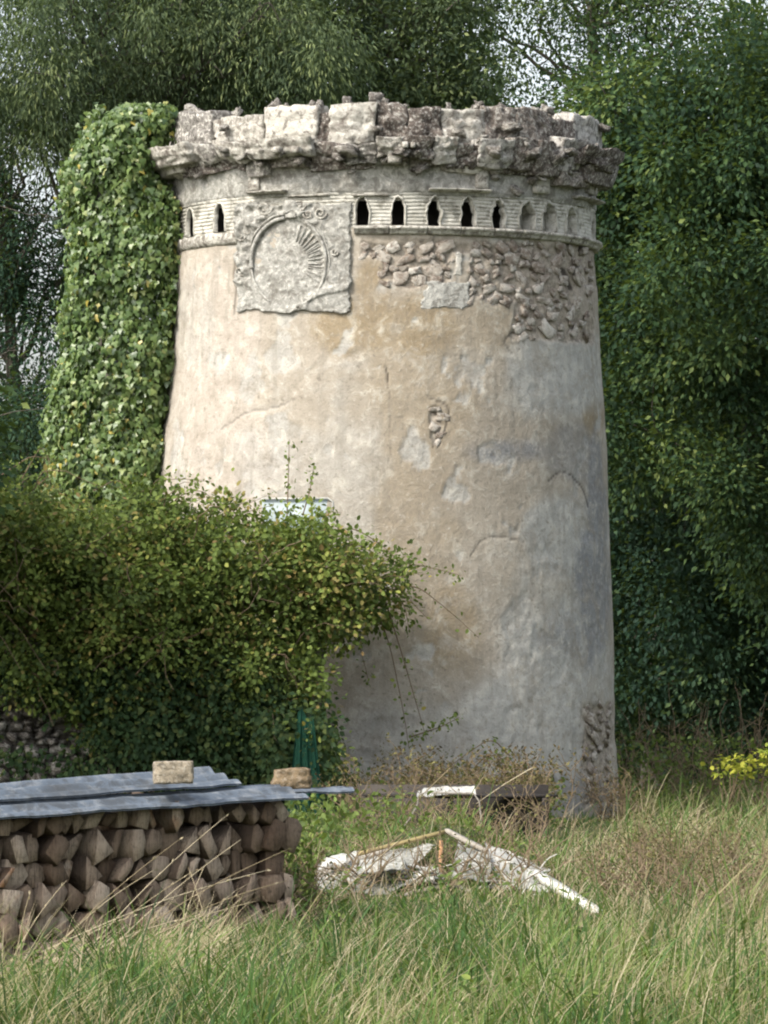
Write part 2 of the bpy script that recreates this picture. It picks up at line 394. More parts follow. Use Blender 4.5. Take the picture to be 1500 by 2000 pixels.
# ------------------------------------------------------------------ tower
TY = 62.0
_py = np.array([470, 600, 700, 800, 900, 1000, 1300, 1600, 1700.])
_l = np.array([342, 336, 328, 319, 305, 295, 278, 262, 258.]); _r = np.array([1161, 1168, 1172, 1179, 1184, 1188, 1198, 1209, 1212.])
_z = EYE + (HOR - _py) * TY / FPX; o_ = np.argsort(_z)
_z, _l, _r = _z[o_], (_l[o_] - 750) * TY / FPX, (_r[o_] - 750) * TY / FPX
def cx(z): return (np.interp(z, _z, _l) + np.interp(z, _z, _r)) / 2
def rr(z): return (np.interp(z, _z, _r) - np.interp(z, _z, _l)) / 2
def cyl(phi, z, r):
    phi = np.asarray(phi, float); z = np.asarray(z, float)
    return np.stack(np.broadcast_arrays(cx(z) + r * np.sin(phi), TY - r * np.cos(phi), z), -1)
def surf(px, py, off=0.0, rfix=None):
    """photo pixel -> (phi, z) on the tower's front"""
    px = np.asarray(px, float); py = np.asarray(py, float); phi = np.zeros(np.broadcast(px, py).shape)
    for _ in range(12):
        r0 = (rfix if rfix else 2.6); d = TY - r0 * np.cos(phi); z = EYE + (HOR - py) * d / FPX
        r = rfix if rfix else rr(z) + off
        s = ((px - 750) * d / FPX - cx(z)) / r
        phi = .5 * phi + .5 * np.arcsin(np.clip(s, -1, 1))
    return phi, z
tower = empty('tower', (cx(0.), TY, 0), 'round ruined plastered tower with pointed pigeon holes, carved roundel and crumbling cornice', 'tower')

def poly_dist(px, py, pts):
    d = np.full(px.shape, 1e9)
    for (a, b) in zip(pts[:-1], pts[1:]):
        ax, ay = a; bx, by = b; L = (bx - ax) ** 2 + (by - ay) ** 2
        t = np.clip(((px - ax) * (bx - ax) + (py - ay) * (by - ay)) / L, 0, 1)
        d = np.minimum(d, np.hypot(px - ax - t * (bx - ax), py - ay - t * (by - ay)))
    return d
def rub_mask(px, py, jit):
    def rect(x0, y0, x1, y1, s=7):
        return sstep(-s, s, px - x0) * sstep(-s, s, x1 - px) * sstep(-s, s, py - y0) * sstep(-s, s, y1 - py)
    px = px + jit[0]; py = py + jit[1]
    m = rect(694, 468, 884, 552); m = np.maximum(m, rect(694, 500, 720, 570) * .0)
    m = m * (1 - rect(694, 505, 742, 600))
    m = np.maximum(m, rect(912, 466, 1190, 590)); m = np.maximum(m, rect(1005, 560, 1160, 664))
    m = np.maximum(m, rect(880, 466, 915, 490)); m = m * (1 - rect(1120, 560, 1200, 610) * .5)
    m = np.maximum(m, np.exp(-(((px - 856) / 17) ** 2 + ((py - 832) / 42) ** 2) * .9) > .45)
    m = np.maximum(m, rect(1138, 1370, 1200, 1575, 9)); m = np.maximum(m, rect(1060, 1520, 1200, 1640, 9) * 0)
    return np.clip(m, 0, 1)
CR = [([(755, 716), (757, 748)], 1.0, .9), ([(757, 750), (762, 830), (759, 905)], .5, .3), ([(1070, 938), (1088, 922), (1115, 924), (1138, 950), (1150, 992)], 1.0, .8),
      ([(918, 1085), (935, 1055), (965, 1042), (1000, 1052), (1020, 1056)], .8, .6), ([(836, 775), (862, 782), (880, 800), (872, 840), (846, 872)], 1.2, .7),
      ([(430, 840), (475, 806), (540, 795), (580, 780)], 1.6, .45), ([(1010, 640), (985, 670), (1000, 690)], 1.6, .5), ([(455, 612), (462, 560), (458, 500)], 1.6, .6),
      ([(700, 1180), (800, 1165), (840, 1190)], 1.2, .4), ([(1105, 525), (1118, 560)], 6, 1.)]
phf = np.radians(np.arange(-96, 96.01, .42)); phb = np.radians(np.arange(99, 264, 3.))
ph = np.r_[phf, phb]; zs = np.r_[np.array([-.6]), np.arange(-.2, 6.90, .028)]
PH, ZZ = np.meshgrid(ph, zs, indexing='ij'); base = cyl(PH, ZZ, rr(ZZ)).reshape(-1, 3)
px, py = proj(base); front = (np.cos(PH.ravel()) > -.05)
j = (fbm(base * 3.1, 3) * 22, fbm(base * 3.1 + 50, 3) * 22)
rub = rub_mask(px, py, j) * front
crack = np.zeros(len(base)); jj = fbm(base * 5 + 9, 3) * 6
def chaikin(p):
    for _ in range(3 if len(p) > 2 else 0):
        q = [p[0]]
        for a, b in zip(p[:-1], p[1:]): q += [(.75 * a[0] + .25 * b[0], .75 * a[1] + .25 * b[1]), (.25 * a[0] + .75 * b[0], .25 * a[1] + .75 * b[1])]
        p = q + [p[-1]]
    return p
CR = [(chaikin(p), a, b) for p, a, b in CR]
for pts, wd, st in CR: crack = np.maximum(crack, st * sstep(wd + 1.6, wd * .5, poly_dist(px + jj, py + jj, pts)))
crack *= front
def blob(x, y, rx, ry, warp=.5, seed=0):
    q = ((px - x) / rx) ** 2 + ((py - y) / ry) ** 2
    return sstep(1.25, .35, q + fbm(base * 1.7 + seed, 4) * warp * 2) * front
pink = np.maximum(blob(400, 760, 120, 300, .5, 1), blob(440, 900, 150, 120, .5, 2)) * .9
ochre = np.clip(np.maximum.reduce([blob(760, 640, 150, 70, .5, 3) * 1.0, blob(830, 1050, 110, 330, .6, 4) * .55, blob(880, 1230, 75, 110, .3, 5) * .85, blob(725, 570, 40, 80, .2, 6), blob(940, 640, 120, 50, .5, 33) * .5, blob(1160, 810, 22, 50, .3, 7), blob(800, 760, 130, 120, .6, 8) * .55]), 0, 1)
grey = np.clip(np.maximum.reduce([blob(1080, 1350, 130, 280, .5, 9), blob(1090, 730, 130, 90, .5, 10), blob(1110, 1050, 90, 90, .5, 27), blob(700, 900, 60, 200, .8, 28) * .5, blob(560, 900, 170, 70, .6, 11) * .5, blob(1000, 1440, 120, 150, .5, 12), blob(820, 1470, 200, 120, .4, 13) * .7, blob(380, 640, 40, 90, .6, 15) * .4]), 0, 1)
bluegrey = np.clip(np.maximum.reduce([blob(1010, 880, 90, 36, .6, 16) * .9, blob(1155, 1080, 34, 220, .6, 17) * .85, blob(1165, 1180, 30, 120, .4, 18) * .75, blob(1120, 880, 55, 60, .6, 19) * .5, blob(1100, 1240, 60, 50, .8, 20) * .45, blob(1165, 1480, 30, 110, .6, 22) * .5, blob(980, 1570, 260, 60, .6, 23) * .6]), 0, 1)  # blue-grey darkening in blotches, down the right edge and at the foot
dsp = fbm(base * .9, 3) * .025 + fbm(base * 3.2, 4) * .007 + fbm(base * 13, 3) * .004
dsp = dsp - rub * (.028 + .03 * fbm(base * 8, 4)) - crack * .014
flk = sstep(.16, .22, fbm(base * 2.6 + 200, 5) + .22 * (np.exp(-(((px - 1060) / 130) ** 2 + ((py - 1380) / 220) ** 2)) + .8 * np.exp(-(((px - 440) / 90) ** 2 + ((py - 900) / 110) ** 2)) + .5 * np.exp(-(((px - 980) / 90) ** 2 + ((py - 1120) / 60) ** 2))) - .12) * front
dsp = dsp - flk * (.009 + .008 * fbm(base * 11, 3)); grey = np.maximum(grey, flk * .75); ochre = ochre * (1 - flk)
edge = rub * (1 - rub) * 4; dsp = dsp + edge * .012
lip = sstep(6, 1, np.abs(poly_dist(px + jj, py + jj, [(420, 850), (470, 808), (545, 795), (640, 700), (700, 690)]) - 4)) * front; dsp = dsp - lip * .008
rad = rr(ZZ.ravel()) + dsp
V = cyl(PH.ravel(), ZZ.ravel(), rad); nP, nZ = len(ph), len(zs)
F = grid_faces(nP, nZ); k = np.arange(nZ - 1); F = np.vstack([F, np.stack([(nP - 1) * nZ + k, k, k + 1, (nP - 1) * nZ + k + 1], 1)])
mb = MB(); mb.add(V, F)
put('wall', mb, M['plaster'], tower, True, dict(rub=rub, crack=crack, pink=pink, ochre=ochre, grey=grey, bluegrey=bluegrey))

# rubble stones set in the exposed masonry
RS = []
for s in range(9):
    b = MB(); v, f = rocklike(3, s, .42, .55, 1.7); b.add(v, f); RS.append(b.mesh('rubble_stone', M['rubble'], False))
RP = []
for s in range(9):
    b = MB(); v, f = rocklike(3, s + 50, .42, .6, 1.9); b.add(v, f); RP.append(b.mesh('broken_stone', M['lump'], False))
pts = []
def tryadd(x, y, sz, zone_ok=True):
    for (a, b, c) in pts:
        if abs(a - x) < (c + sz) * .50 and abs(b - y) < (c + sz) * .36: return
    pts.append((x, y, sz))
rs = np.random.default_rng(3)
for sz0, tries in ((30, 90), (22, 700), (15, 2600)):
    for _ in range(tries):
        zone = rs.choice(4, p=[.27, .45, .17, .11])
        x0, y0, x1, y1 = [(700, 475, 880, 552), (918, 474, 1158, 592), (1010, 585, 1152, 662), (1142, 1375, 1196, 1570)][zone]
        x = rs.uniform(x0, x1); y = rs.uniform(y0, y1)
        if zone == 0 and x < 745 and y > 502: continue
        tryadd(x, y, sz0 * rs.uniform(.8, 1.15))
for (x, y, s_) in ((850, 800, 20), (866, 815, 24), (848, 835, 22), (862, 850, 20), (852, 868, 22)): pts.append((x, y, s_))
pts = pts[:290]
for (x, y, s_) in pts:
    phi, z = surf(x, y); phi = float(phi); z = float(z); wdt = s_ * .006 / 2
    n_ = np.array([math.sin(phi), -math.cos(phi), 0])
    c = cyl(phi, z, rr(z) - .034 + rs.uniform(-.012, .012)); a = rs.uniform(-.8, .8)
    asp = rs.uniform(.55, .9)
    inst('rubble_stone', RS[rs.integers(9)], tower, c, (0, a, phi), (wdt / max(.55, math.cos(phi)) ** .6, .036, wdt * asp))

# thin tile course band with pointed holes
HOL = []
for x, y in ((370, 459), (428, 457), (707, 444), (778, 443), (849, 444), (915, 445), (975, 446), (1031, 448), (1075, 451), (1117, 456)):
    p_, z_ = surf(x, y, rfix=2.55); HOL.append((float(p_), float(z_)))
ZB0, ZB1 = 6.86, 7.30
RB = 2.545
allh = [(p_, 6.905) for p_, _ in HOL] + [(R_(a), 6.905) for a in range(80, 280, 10)]
AW, AS, AH = .078, .15, .34
def halfw(h): return np.where(h < AS, AW, AW * np.sqrt(np.clip(1 - (np.clip(h - AS, 0, None) / (AH - AS)) ** 1.5, 0, 1)))
ph2 = np.radians(np.r_[np.arange(-100, 100, .3), np.arange(100, 260, 1.)]); zs2 = np.arange(ZB0 - .02, ZB1 + .001, .0085)
PH, ZZ = np.meshgrid(ph2, zs2, indexing='ij'); b0 = cyl(PH, 6.9 + ZZ * 0, RB).reshape(-1, 3); b0[:, 2] = ZZ.ravel()
cphase = ((ZZ.ravel() + fbm(b0 * 1.5, 2) * .012) % .043) / .043
groove = sstep(.55, .68, cphase) * sstep(1.0, .9, cphase)
worn = sstep(-.05, .35, fbm(b0 * 2.3 + 31, 4) + sstep(.1, .9, PH.ravel()) * .22 - .12)
r2 = RB - groove * .016 * (1 - worn * .75) + fbm(b0 * 7, 4) * .010 - sstep(.35, .6, fbm(b0 * 3 + 80, 3)) * .02
V = cyl(PH.ravel(), np.full(PH.size, 6.9), r2); V[:, 2] = ZZ.ravel()
F = grid_faces(len(ph2), len(zs2)); cp = PH.ravel()[F].mean(1); cz = ZZ.ravel()[F].mean(1)
keep = np.ones(len(F), bool)
W_ = {0: 1.5, 1: 1.25, 5: 1.15, 6: 1.1, 7: 1.5, 8: 1.6, 9: 1.6}
for i_, (p_, z_) in enumerate(allh):
    s_ = ((cp - p_ + np.pi) % (2 * np.pi) - np.pi) * RB; h = cz - z_
    keep &= ~((np.abs(s_) < halfw(h) * W_.get(i_, 1) + .006) & (h > -.006) & (h < AH + .004))
mb = MB(); mb.add(V, F[keep]); put('tile_course_band', mb, M['band'], tower, True)
rs = np.random.default_rng(5)
for i, (p_, z_) in enumerate(allh):
    hs = np.r_[0, .07, AS, np.linspace(AS + .04, AH - .012, 6), AH]; ww = halfw(hs) * W_.get(i, 1)
    ww[-1] = 0
    out = [(-a, h) for a, h in zip(ww, hs)] + [(a, h) for a, h in zip(ww[:-1][::-1], hs[:-1][::-1])]
    out = np.array(out); n = len(out)
    bro = rs.uniform(-.009, .009, (n, 2)) * (1 + (i > 3)); out = out + bro
    dep = (.05 if i < 2 else .10) if i < 7 or i > 9 else (.22, .17, .15)[i - 7]; dark = i < 7 or i > 9
    fw = .024
    cen = np.array([0, .16]); dd = unit(out - cen)
    o2 = out + dd * fw; o2[0] = out[0] + (-fw, 0); o2[-1] = out[-1] + (fw, 0)
    def ring(q, r):
        v = cyl(p_ + q[:, 0] / RB, np.full(n, 6.9), r); v[:, 2] = z_ + q[:, 1]; return v
    V = np.vstack([ring(o2, RB - .03), ring(o2, RB + .007), ring(out, RB + .009), ring(out, RB - dep)])
    Fq = [(a * n + k, a * n + (k + 1) % n, (a + 1) * n + (k + 1) % n, (a + 1) * n + k) for a in range(3) for k in range(n)]
    mb = MB(); mb.add(V, np.array(Fq)); h = put('pigeon_hole', mb, M['band'], tower, False)
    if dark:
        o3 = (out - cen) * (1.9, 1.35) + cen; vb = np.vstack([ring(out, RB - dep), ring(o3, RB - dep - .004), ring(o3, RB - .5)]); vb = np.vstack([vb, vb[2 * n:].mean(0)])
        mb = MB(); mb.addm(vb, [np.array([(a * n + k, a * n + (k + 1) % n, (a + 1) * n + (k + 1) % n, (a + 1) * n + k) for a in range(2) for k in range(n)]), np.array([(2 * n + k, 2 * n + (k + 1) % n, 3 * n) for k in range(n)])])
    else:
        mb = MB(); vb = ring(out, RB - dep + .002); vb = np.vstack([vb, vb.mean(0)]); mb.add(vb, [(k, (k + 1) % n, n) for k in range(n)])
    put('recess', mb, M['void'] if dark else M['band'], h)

def arcgrid(name, p0, p1, prof, mat, step=.006, amp=.008, fr=9, parent=tower, ends=True, seed=0, label=None):
    """moulding: prof = closed list of (r, z) swept from p0 to p1 with worn relief"""
    n = max(3, int(abs(p1 - p0) / step)); pp = np.linspace(p0, p1, n); prof = np.array(prof)
    m_ = len(prof); A = np.repeat(pp, m_); r = np.tile(prof[:, 0], n); z = np.tile(prof[:, 1], n)
    v = np.c_[cx(6.9) + r * np.sin(A), TY - r * np.cos(A), z]
    d = fbm(v * fr + seed, 4) * amp + np.minimum(0, fbm(v * 2.7 + seed + 40, 3) + .15) * amp * 3
    r = r + d * (r > prof[:, 0].min() + .01); z = z + fbm(v * fr + 70 + seed, 3) * amp * .5
    v = np.c_[cx(6.9) + r * np.sin(A), TY - r * np.cos(A), z]
    F = [(i * m_ + k, i * m_ + (k + 1) % m_, (i + 1) * m_ + (k + 1) % m_, (i + 1) * m_ + k) for i in range(n - 1) for k in range(m_)]
    mb = MB(); E = [list(range(m_))[::-1], [(n - 1) * m_ + k for k in range(m_)]]
    mb.addm(v, [np.array(F), np.array(E)]) ; return put(name, mb, mat, parent, False, label=label)
def ph_of(x, y=460): return float(surf(x, y, rfix=2.6)[0])
prof = [(2.50, 6.80), (2.575, 6.805), (2.60, 6.83), (2.60, 6.845), (2.635, 6.86), (2.645, 6.875), (2.64, 6.895), (2.60, 6.903), (2.50, 6.904)]
edges = [690, 760, 835, 900, 965, 1020, 1070, 1115, 1145]
for a, b in zip(edges[:-1], edges[1:]): arcgrid('sill_moulding', ph_of(a) + .003, ph_of(b) - .002, prof, M['limestone'], seed=a)
arcgrid('sill_moulding', ph_of(1145) + .003, 2.0, prof, M['limestone'], seed=5)
prof2 = [(2.50, 6.74), (2.57, 6.75), (2.60, 6.79), (2.61, 6.85), (2.60, 6.885), (2.50, 6.89)]
arcgrid('sill_moulding', ph_of(345), ph_of(462), prof2, M['limestone'], amp=.014, seed=8)
arcgrid('sill_moulding', -2.6, ph_of(345) - .01, prof2, M['limestone'], step=.03, seed=9)

# frieze above the band
ZF0, ZF1 = 7.30, 7.72
ph3 = np.radians(np.r_[np.arange(-100, 100, .5), np.arange(100, 260.1, 2.)]); zs3 = np.arange(ZF0 - .03, ZF1 + .05, .018)
PH, ZZ = np.meshgrid(ph3, zs3, indexing='ij'); b0 = cyl(PH, 6.9 + ZZ * 0, 2.55).reshape(-1, 3); b0[:, 2] = ZZ.ravel()
blk = np.clip(fbm(b0 * np.array([1.6, 1.6, 2.2]) + 12, 3) * 2.2, -1, 1)
r3 = 2.562 + blk * .022 + fbm(b0 * 5, 4) * .022 + fbm(b0 * 16, 3) * .008 + sstep(7.5, 7.72, ZZ.ravel()) * .05 - sstep(7.31, 7.29, ZZ.ravel()) * .02
V = cyl(PH.ravel(), np.full(PH.size, 6.9), r3); V[:, 2] = ZZ.ravel()
mb = MB(); mb.add(V, grid_faces(len(ph3), len(zs3))); put('frieze', mb, M['cement'], tower, True)
lp = lambda z, t=.03, o=.13: [(2.50, z - t), (2.57 + o * .4, z - t), (2.57 + o, z - t * .4), (2.57 + o, z), (2.50, z + .006)]
for a, b, y in ((488, 560, 372), (838, 955, 368), (1122, 1168, 384), (560, 640, 379), (688, 760, 378)):
    z_ = float(surf((a + b) / 2, y, rfix=2.66)[1])
    arcgrid('string_course_fragment', ph_of(a, y), ph_of(b, y), lp(z_, .034 if b - a > 40 and a not in (560, 688) else .02, .12 if a not in (560, 688) else .02), M['limestone'], amp=.006, seed=a)
# rough stones of cornice and parapet
def rough_block(name, x0, x1, y0, y1, r0, r1, mat, seed, amp=.05, n=12, taper=0.0, sq=.86, slope=0.0, label=None):
    n = n if n < 7 else 17
    rm = r1; p0 = float(surf(x0, (y0 + y1) / 2, rfix=rm)[0]); p1 = float(surf(x1, (y0 + y1) / 2, rfix=rm)[0])
    pm = (p0 + p1) / 2; dm = TY - rm * math.cos(pm)
    z1 = EYE + (HOR - y0) * dm / FPX; z0 = EYE + (HOR - y1) * dm / FPX
    return rough_pz(name, p0, p1, z0, z1, r0, r1, mat, seed, amp, n, taper, sq, slope, label)
def rough_pz(name, p0, p1, z0, z1, r0, r1, mat, seed, amp=.05, n=12, taper=0.0, sq=.72, slope=0.0, label=None):
    V, F = cube_t(n); s = unit(V) * 1.2; q = V * sq + s * (1 - sq)
    A = (p0 + p1) / 2 + q[:, 0] * (p1 - p0) / 2; t = (q[:, 2] + 1) / 2
    r = (r0 + r1) / 2 + q[:, 1] * (r1 - r0) / 2 - taper * (1 - t) * (q[:, 1] > 0)
    z = (z0 + z1) / 2 + q[:, 2] * (z1 - z0) / 2 + slope * q[:, 0]
    W = np.c_[cx(6.9) + r * np.sin(A), TY - r * np.cos(A), z]
    nn = unit(np.c_[np.sin(A) * q[:, 1] * .8 + np.cos(A) * q[:, 0] * .6, -np.cos(A) * q[:, 1] * .8 + np.sin(A) * q[:, 0] * .6, q[:, 2] * .8])
    d = fbm(W * 3.5 + seed * 3.3, 5, .62) * amp * 1.05 + np.minimum(0, fbm(W * 9 + seed, 3) + .05) * amp * 1.7 + np.minimum(0, fbm(W * np.array([2, 2, 16]) + seed, 2)) * amp * .8 - amp * 1.3 * sstep(.18, .5, fbm(W * 2.2 + 77, 3))
    mb = MB(); mb.add(W + nn * d[:, None], F); return put(name, mb, mat, tower, False, label=label)
par = [(330, 412, 216, 290, 0), (410, 516, 226, 290, 2), (512, 622, 203, 285, 1), (616, 650, 222, 285, 0), (640, 738, 199, 285, 1), (734, 800, 198, 282, 0), (796, 866, 202, 284, 0), (862, 955, 211, 290, 2), (948, 1012, 208, 290, 0), (1008, 1074, 210, 294, 0), (1068, 1126, 230, 305, 0), (1120, 1176, 229, 310, 0)]
for i, (a, b, y0, y1, k) in enumerate(par):
    rough_block('parapet_stone', a, b, y0, y1, 2.2, 2.63 + (0, .05, -.03)[k], M['darkstone'] if i in (3, 5, 6, 8, 9, 10) else (M['parapet'], M['limestone'], M['limestone'])[k], i + 1, .05, 13, slope=(-.02 if i == 0 else 0))
cor = [(272, 358, 288, 328, 2.97, 2), (352, 420, 284, 322, 2.84, 0), (415, 476, 278, 318, 2.87, 2), (472, 606, 268, 306, 2.96, 2), (602, 672, 276, 316, 2.80, 0), (666, 738, 276, 320, 2.84, 0), (734, 792, 264, 306, 2.93, 2), (788, 852, 266, 308, 2.90, 0),
       (848, 900, 264, 320, 2.86, 2), (894, 946, 280, 330, 2.80, 0), (940, 1010, 270, 328, 2.86, 0), (1004, 1062, 268, 330, 2.84, 0), (1056, 1112, 274, 342, 2.86, 0), (1106, 1158, 268, 336, 2.90, 0), (1150, 1226, 288, 334, 3.0, 0)]
for i, (a, b, y0, y1, r1, k) in enumerate(cor):
    rough_block('cornice_stone', a, b, y0, y1, 2.3, r1, M['darkstone'] if i in (4, 7, 9, 11, 12, 14) else (M['parapet'], M['limestone'], M['limestone'])[k], i + 31, .055, 13, .12, .86)
low = [(300, 345, 318, 345, 2.80, 2), (345, 480, 312, 340, 2.70, 0), (476, 520, 300, 345, 2.72, 1), (520, 600, 302, 326, 2.74, 0), (600, 740, 312, 332, 2.68, 0), (740, 800, 300, 324, 2.72, 0), (800, 860, 304, 326, 2.70, 0), (860, 945, 316, 336, 2.68, 2), (945, 1040, 322, 340, 2.68, 0), (1040, 1110, 330, 350, 2.70, 0), (1100, 1160, 330, 365, 2.78, 0), (1150, 1200, 325, 362, 2.84, 0)]
for i, (a, b, y0, y1, r1, k) in enumerate(low):
    rough_block('corbel_stone', a, b, y0, y1, 2.35, r1, (M['darkstone'], M['parapet'], M['limestone'])[k], i + 61, .035, 10, .05)
for i, (a, b, y0, y1, r1) in enumerate([(528, 545, 286, 298, 2.985), (566, 583, 286, 298, 2.985), (757, 785, 290, 318, 2.82), (786, 798, 276, 288, 2.94), (802, 812, 277, 288, 2.93), (484, 504, 335, 372, 2.62), (932, 955, 325, 368, 2.63), (1048, 1075, 335, 378, 2.62), (1150, 1168, 345, 380, 2.63)]):
    rough_block('dentil_block', a, b, y0, y1, 2.4, r1, M['limestone'], i + 90, .010, 5)
for i, a in enumerate(range(92, 268, 11)):      # far side of the ring
    rough_pz('cornice_stone', R_(a), R_(a + 11.2), 7.6, 7.95, 2.3, 2.88, M['parapet'], i + 120, .05, 6, .1)
    rough_pz('parapet_stone', R_(a), R_(a + 11.2), 7.9, 8.3, 2.2, 2.62, M['parapet'], i + 150, .05, 6)
# wall head core
rc = np.r_[0, .8, 1.5, 2.0, 2.48]; pc = np.linspace(0, 2 * np.pi, 73); A, Rr = np.meshgrid(pc, rc, indexing='ij')
zc = 8.12 + fbm(np.c_[(Rr * np.cos(A)).ravel() * 3, (Rr * np.sin(A)).ravel() * 3, np.zeros(A.size)], 3) * .07
V = np.c_[cx(6.9) + (Rr * np.sin(A)).ravel(), TY - (Rr * np.cos(A)).ravel(), zc]; mb = MB(); mb.add(V, grid_faces(73, 5))
wv = np.array([[cx(6.9) + 2.49 * math.sin(a), TY - 2.49 * math.cos(a), z] for a in pc for z in (7.2, 8.15)]); mb.add(wv, grid_faces(73, 2))
put('wall_core', mb, M['parapet'], tower, True)
rs = np.random.default_rng(13)
for i in range(60):      # broken lumps in the cornice zone
    x = rs.uniform(290, 1215); yb = rs.uniform(250, 345) if x < 950 else rs.uniform(235, 370)
    rz = float(np.interp(yb, [235, 270, 300, 330, 370], [2.62, 2.82, 2.86, 2.70, 2.6]))
    p_, z_ = surf(x, yb, rfix=rz); c = cyl(float(p_), 6.9, rz - rs.uniform(.0, .08)); c[2] = float(z_); s_ = rs.uniform(.025, .085)
    inst('broken_stone', RP[i % 9], tower, c, (rs.uniform(-.5, .5), rs.uniform(-.6, .6), rs.uniform(0, 3)), (s_ * 1.25, s_, s_ * .55))
rs = np.random.default_rng(11)
for i in range(34):       # loose small stones along the wall head
    x = rs.uniform(345, 1160) if i else 733
    if i > 26: x = rs.uniform(960, 1070)
    y = np.interp(x, [340, 410, 515, 640, 860, 950, 1070, 1165], [216, 224, 206, 200, 203, 210, 216, 232]) + rs.uniform(-3, 6)
    p_, z_ = surf(x, y, rfix=2.5); s_ = rs.uniform(.03, .075) if i else .075
    c = cyl(float(p_), 6.9, 2.5 - rs.uniform(0, .2)); c[2] = float(z_) + (.05 if i == 0 else 0)
    inst('loose_stone', RP[i % 9], tower, c, (rs.uniform(0, 3), rs.uniform(0, 3), rs.uniform(0, 3)), (s_, s_ * .8, s_ * .7))

# roundel panel -------------------------------------------------------
def field(name, x0, x1, y0, y1, hf, mat, parent, step=1.6, off=0.0, smooth=True, rag=3.5):
    gx = np.arange(x0, x1 + .1, step); gy = np.arange(y0, y1 + .1, step); A, B = np.meshgrid(gx, gy, indexing='ij')
    jx = fbm(np.c_[B.ravel() * .05, A.ravel() * .01, A.ravel() * 0], 3) * 2.0
    p_, z_ = surf(A.ravel() + jx, B.ravel()); h = hf(A.ravel(), B.ravel())
    edge = np.minimum.reduce([A.ravel() - x0, x1 - A.ravel(), B.ravel() - y0, y1 - B.ravel()]) < (step * .5 if rag == 0 else rag * (1 + 1.3 * fbm(np.c_[A.ravel() * .06, B.ravel() * .06, A.ravel() * 0 + 9], 4)))
    r = rr(np.minimum(z_, 6.9)) + off + np.where(edge, -.05, h)
    V = np.c_[cx(np.minimum(z_, 6.9)) + r * np.sin(p_), TY - r * np.cos(p_), z_]
    mb = MB(); mb.add(V, grid_faces(len(gx), len(gy))[:, ::-1]); return put(name, mb, mat, parent, smooth)
MX, MY, MRX, MRY = 567, 513, 72, 88
def panel_h(x, y):
    q = np.hypot((x - MX) / MRX, (y - MY) / MRY); n = fbm(np.c_[x * .03, y * .03, x * 0], 4); n2 = fbm(np.c_[x * .12, y * .12, x * 0], 3)
    h = .040 + n * .018 + n2 * .012 - sstep(1.02, .93, q) * .022
    h = h + .02 * sstep(8, 2, np.abs(poly_dist(x, y, [(595, 600), (600, 585), (625, 572), (680, 560)]) - 2))
    th = np.arctan2(y - MY, x - MX)
    h = h + .014 * np.cos(th * 44) * sstep(.45, .55, q) * sstep(.92, .85, q) * sstep(.3, -.1, np.abs(th + .55) - .75)
    orn = sstep(502, 485, x) * sstep(425, 450, y) * sstep(570, 540, y) + sstep(452, 440, y) * sstep(640, 620, x) * (q > 1.05)
    h = h + orn * (.034 * np.clip(fbm(np.c_[x * .085, y * .085, x * 0 + 5], 2) * 2, -1, 1) + .012)
    h = h - .05 * sstep(486, 470, x) * sstep(400, 392, 850 - y) * 0
    return h
pan = field('roundel_panel', 458, 690, 392, 615, panel_h, M['cement'], tower, rag=6)
def spath(xy, off):
    xy = np.array(xy, float); p_, z_ = surf(xy[:, 0], xy[:, 1]); r = rr(np.minimum(z_, 6.9)) + off
    return np.c_[cx(np.minimum(z_, 6.9)) + r * np.sin(p_), TY - r * np.cos(p_), z_]
def arcp(a0, a1, n=30, kx=1.0, cx_=MX, cy_=MY, rx=MRX, ry=MRY):
    a = np.radians(np.linspace(a0, a1, n)); return [(cx_ + rx * kx * math.cos(t), cy_ + ry * kx * math.sin(t)) for t in a]
for a0, a1, k, rad in ((172, 264, 1.0, .024), (-64, 78, 1.0, .020), (205, 262, 1.10, .012), (-55, 20, 1.09, .007), (120, 172, 1.0, .009)):
    mb = MB(); p_ = spath(arcp(a0, a1, 40, k), .045); tube(mb, p_, rad * (1 + .25 * fbm(p_ * 9, 3)), 8); put('roundel_ring', mb, M['cement'], pan, True)
def spiral(cx_, cy_, r0, turns, flip=1, rad=.011, n=26):
    t = np.linspace(0, 1, n); a = t * turns * 2 * np.pi; r = r0 * (1 - t * .85)
    mb = MB(); tube(mb, spath(np.c_[cx_ + flip * r * np.cos(a), cy_ + r * np.sin(a)], .052), rad * (1 - .3 * t), 7); put('carved_scroll', mb, M['limestone'], pan, True)
for c in ((521, 406, 15, 1.6, 1), (503, 428, 11, 1.4, -1), (588, 400, 13, 1.4, 1), (604, 418, 9, 1.3, -1), (628, 416, 12, 1.5, 1), (475, 462, 9, 1.3, 1), (470, 500, 8, 1.2, -1), (474, 530, 11, 1.5, 1), (655, 492, 8, 1.2, 1), (489, 450, 8, 1.1, -1)): spiral(*c)
rough_block('keystone', 556, 577, 390, 426, 2.4, 2.62, M['cement'], 7, .014, 8)
for k in range(12):
    a = R_(-70 + k * 9.0); mb = MB(); q0, q1 = .50, .90
    tube(mb, spath([(MX + MRX * q * math.cos(a), MY + MRY * q * math.sin(a)) for q in np.linspace(q0, q1, 6)], .024), .0065, 6); put('shell_ray', mb, M['cement'], pan, True)
field('cement_patch', 820, 921, 546, 605, lambda x, y: .010 + .01 * fbm(np.c_[x * .03, y * .03, x * 0], 3) - .05 * (x < 835 - (y - 546) * .3 - 3 * np.sin(y * .3)), M['cement'], tower, 2.2)
field('cement_patch', 884, 905, 490, 542, lambda x, y: .005 + .012 * fbm(np.c_[x * .05, y * .05, x * 0], 3), M['limestone'], tower, 2.2)

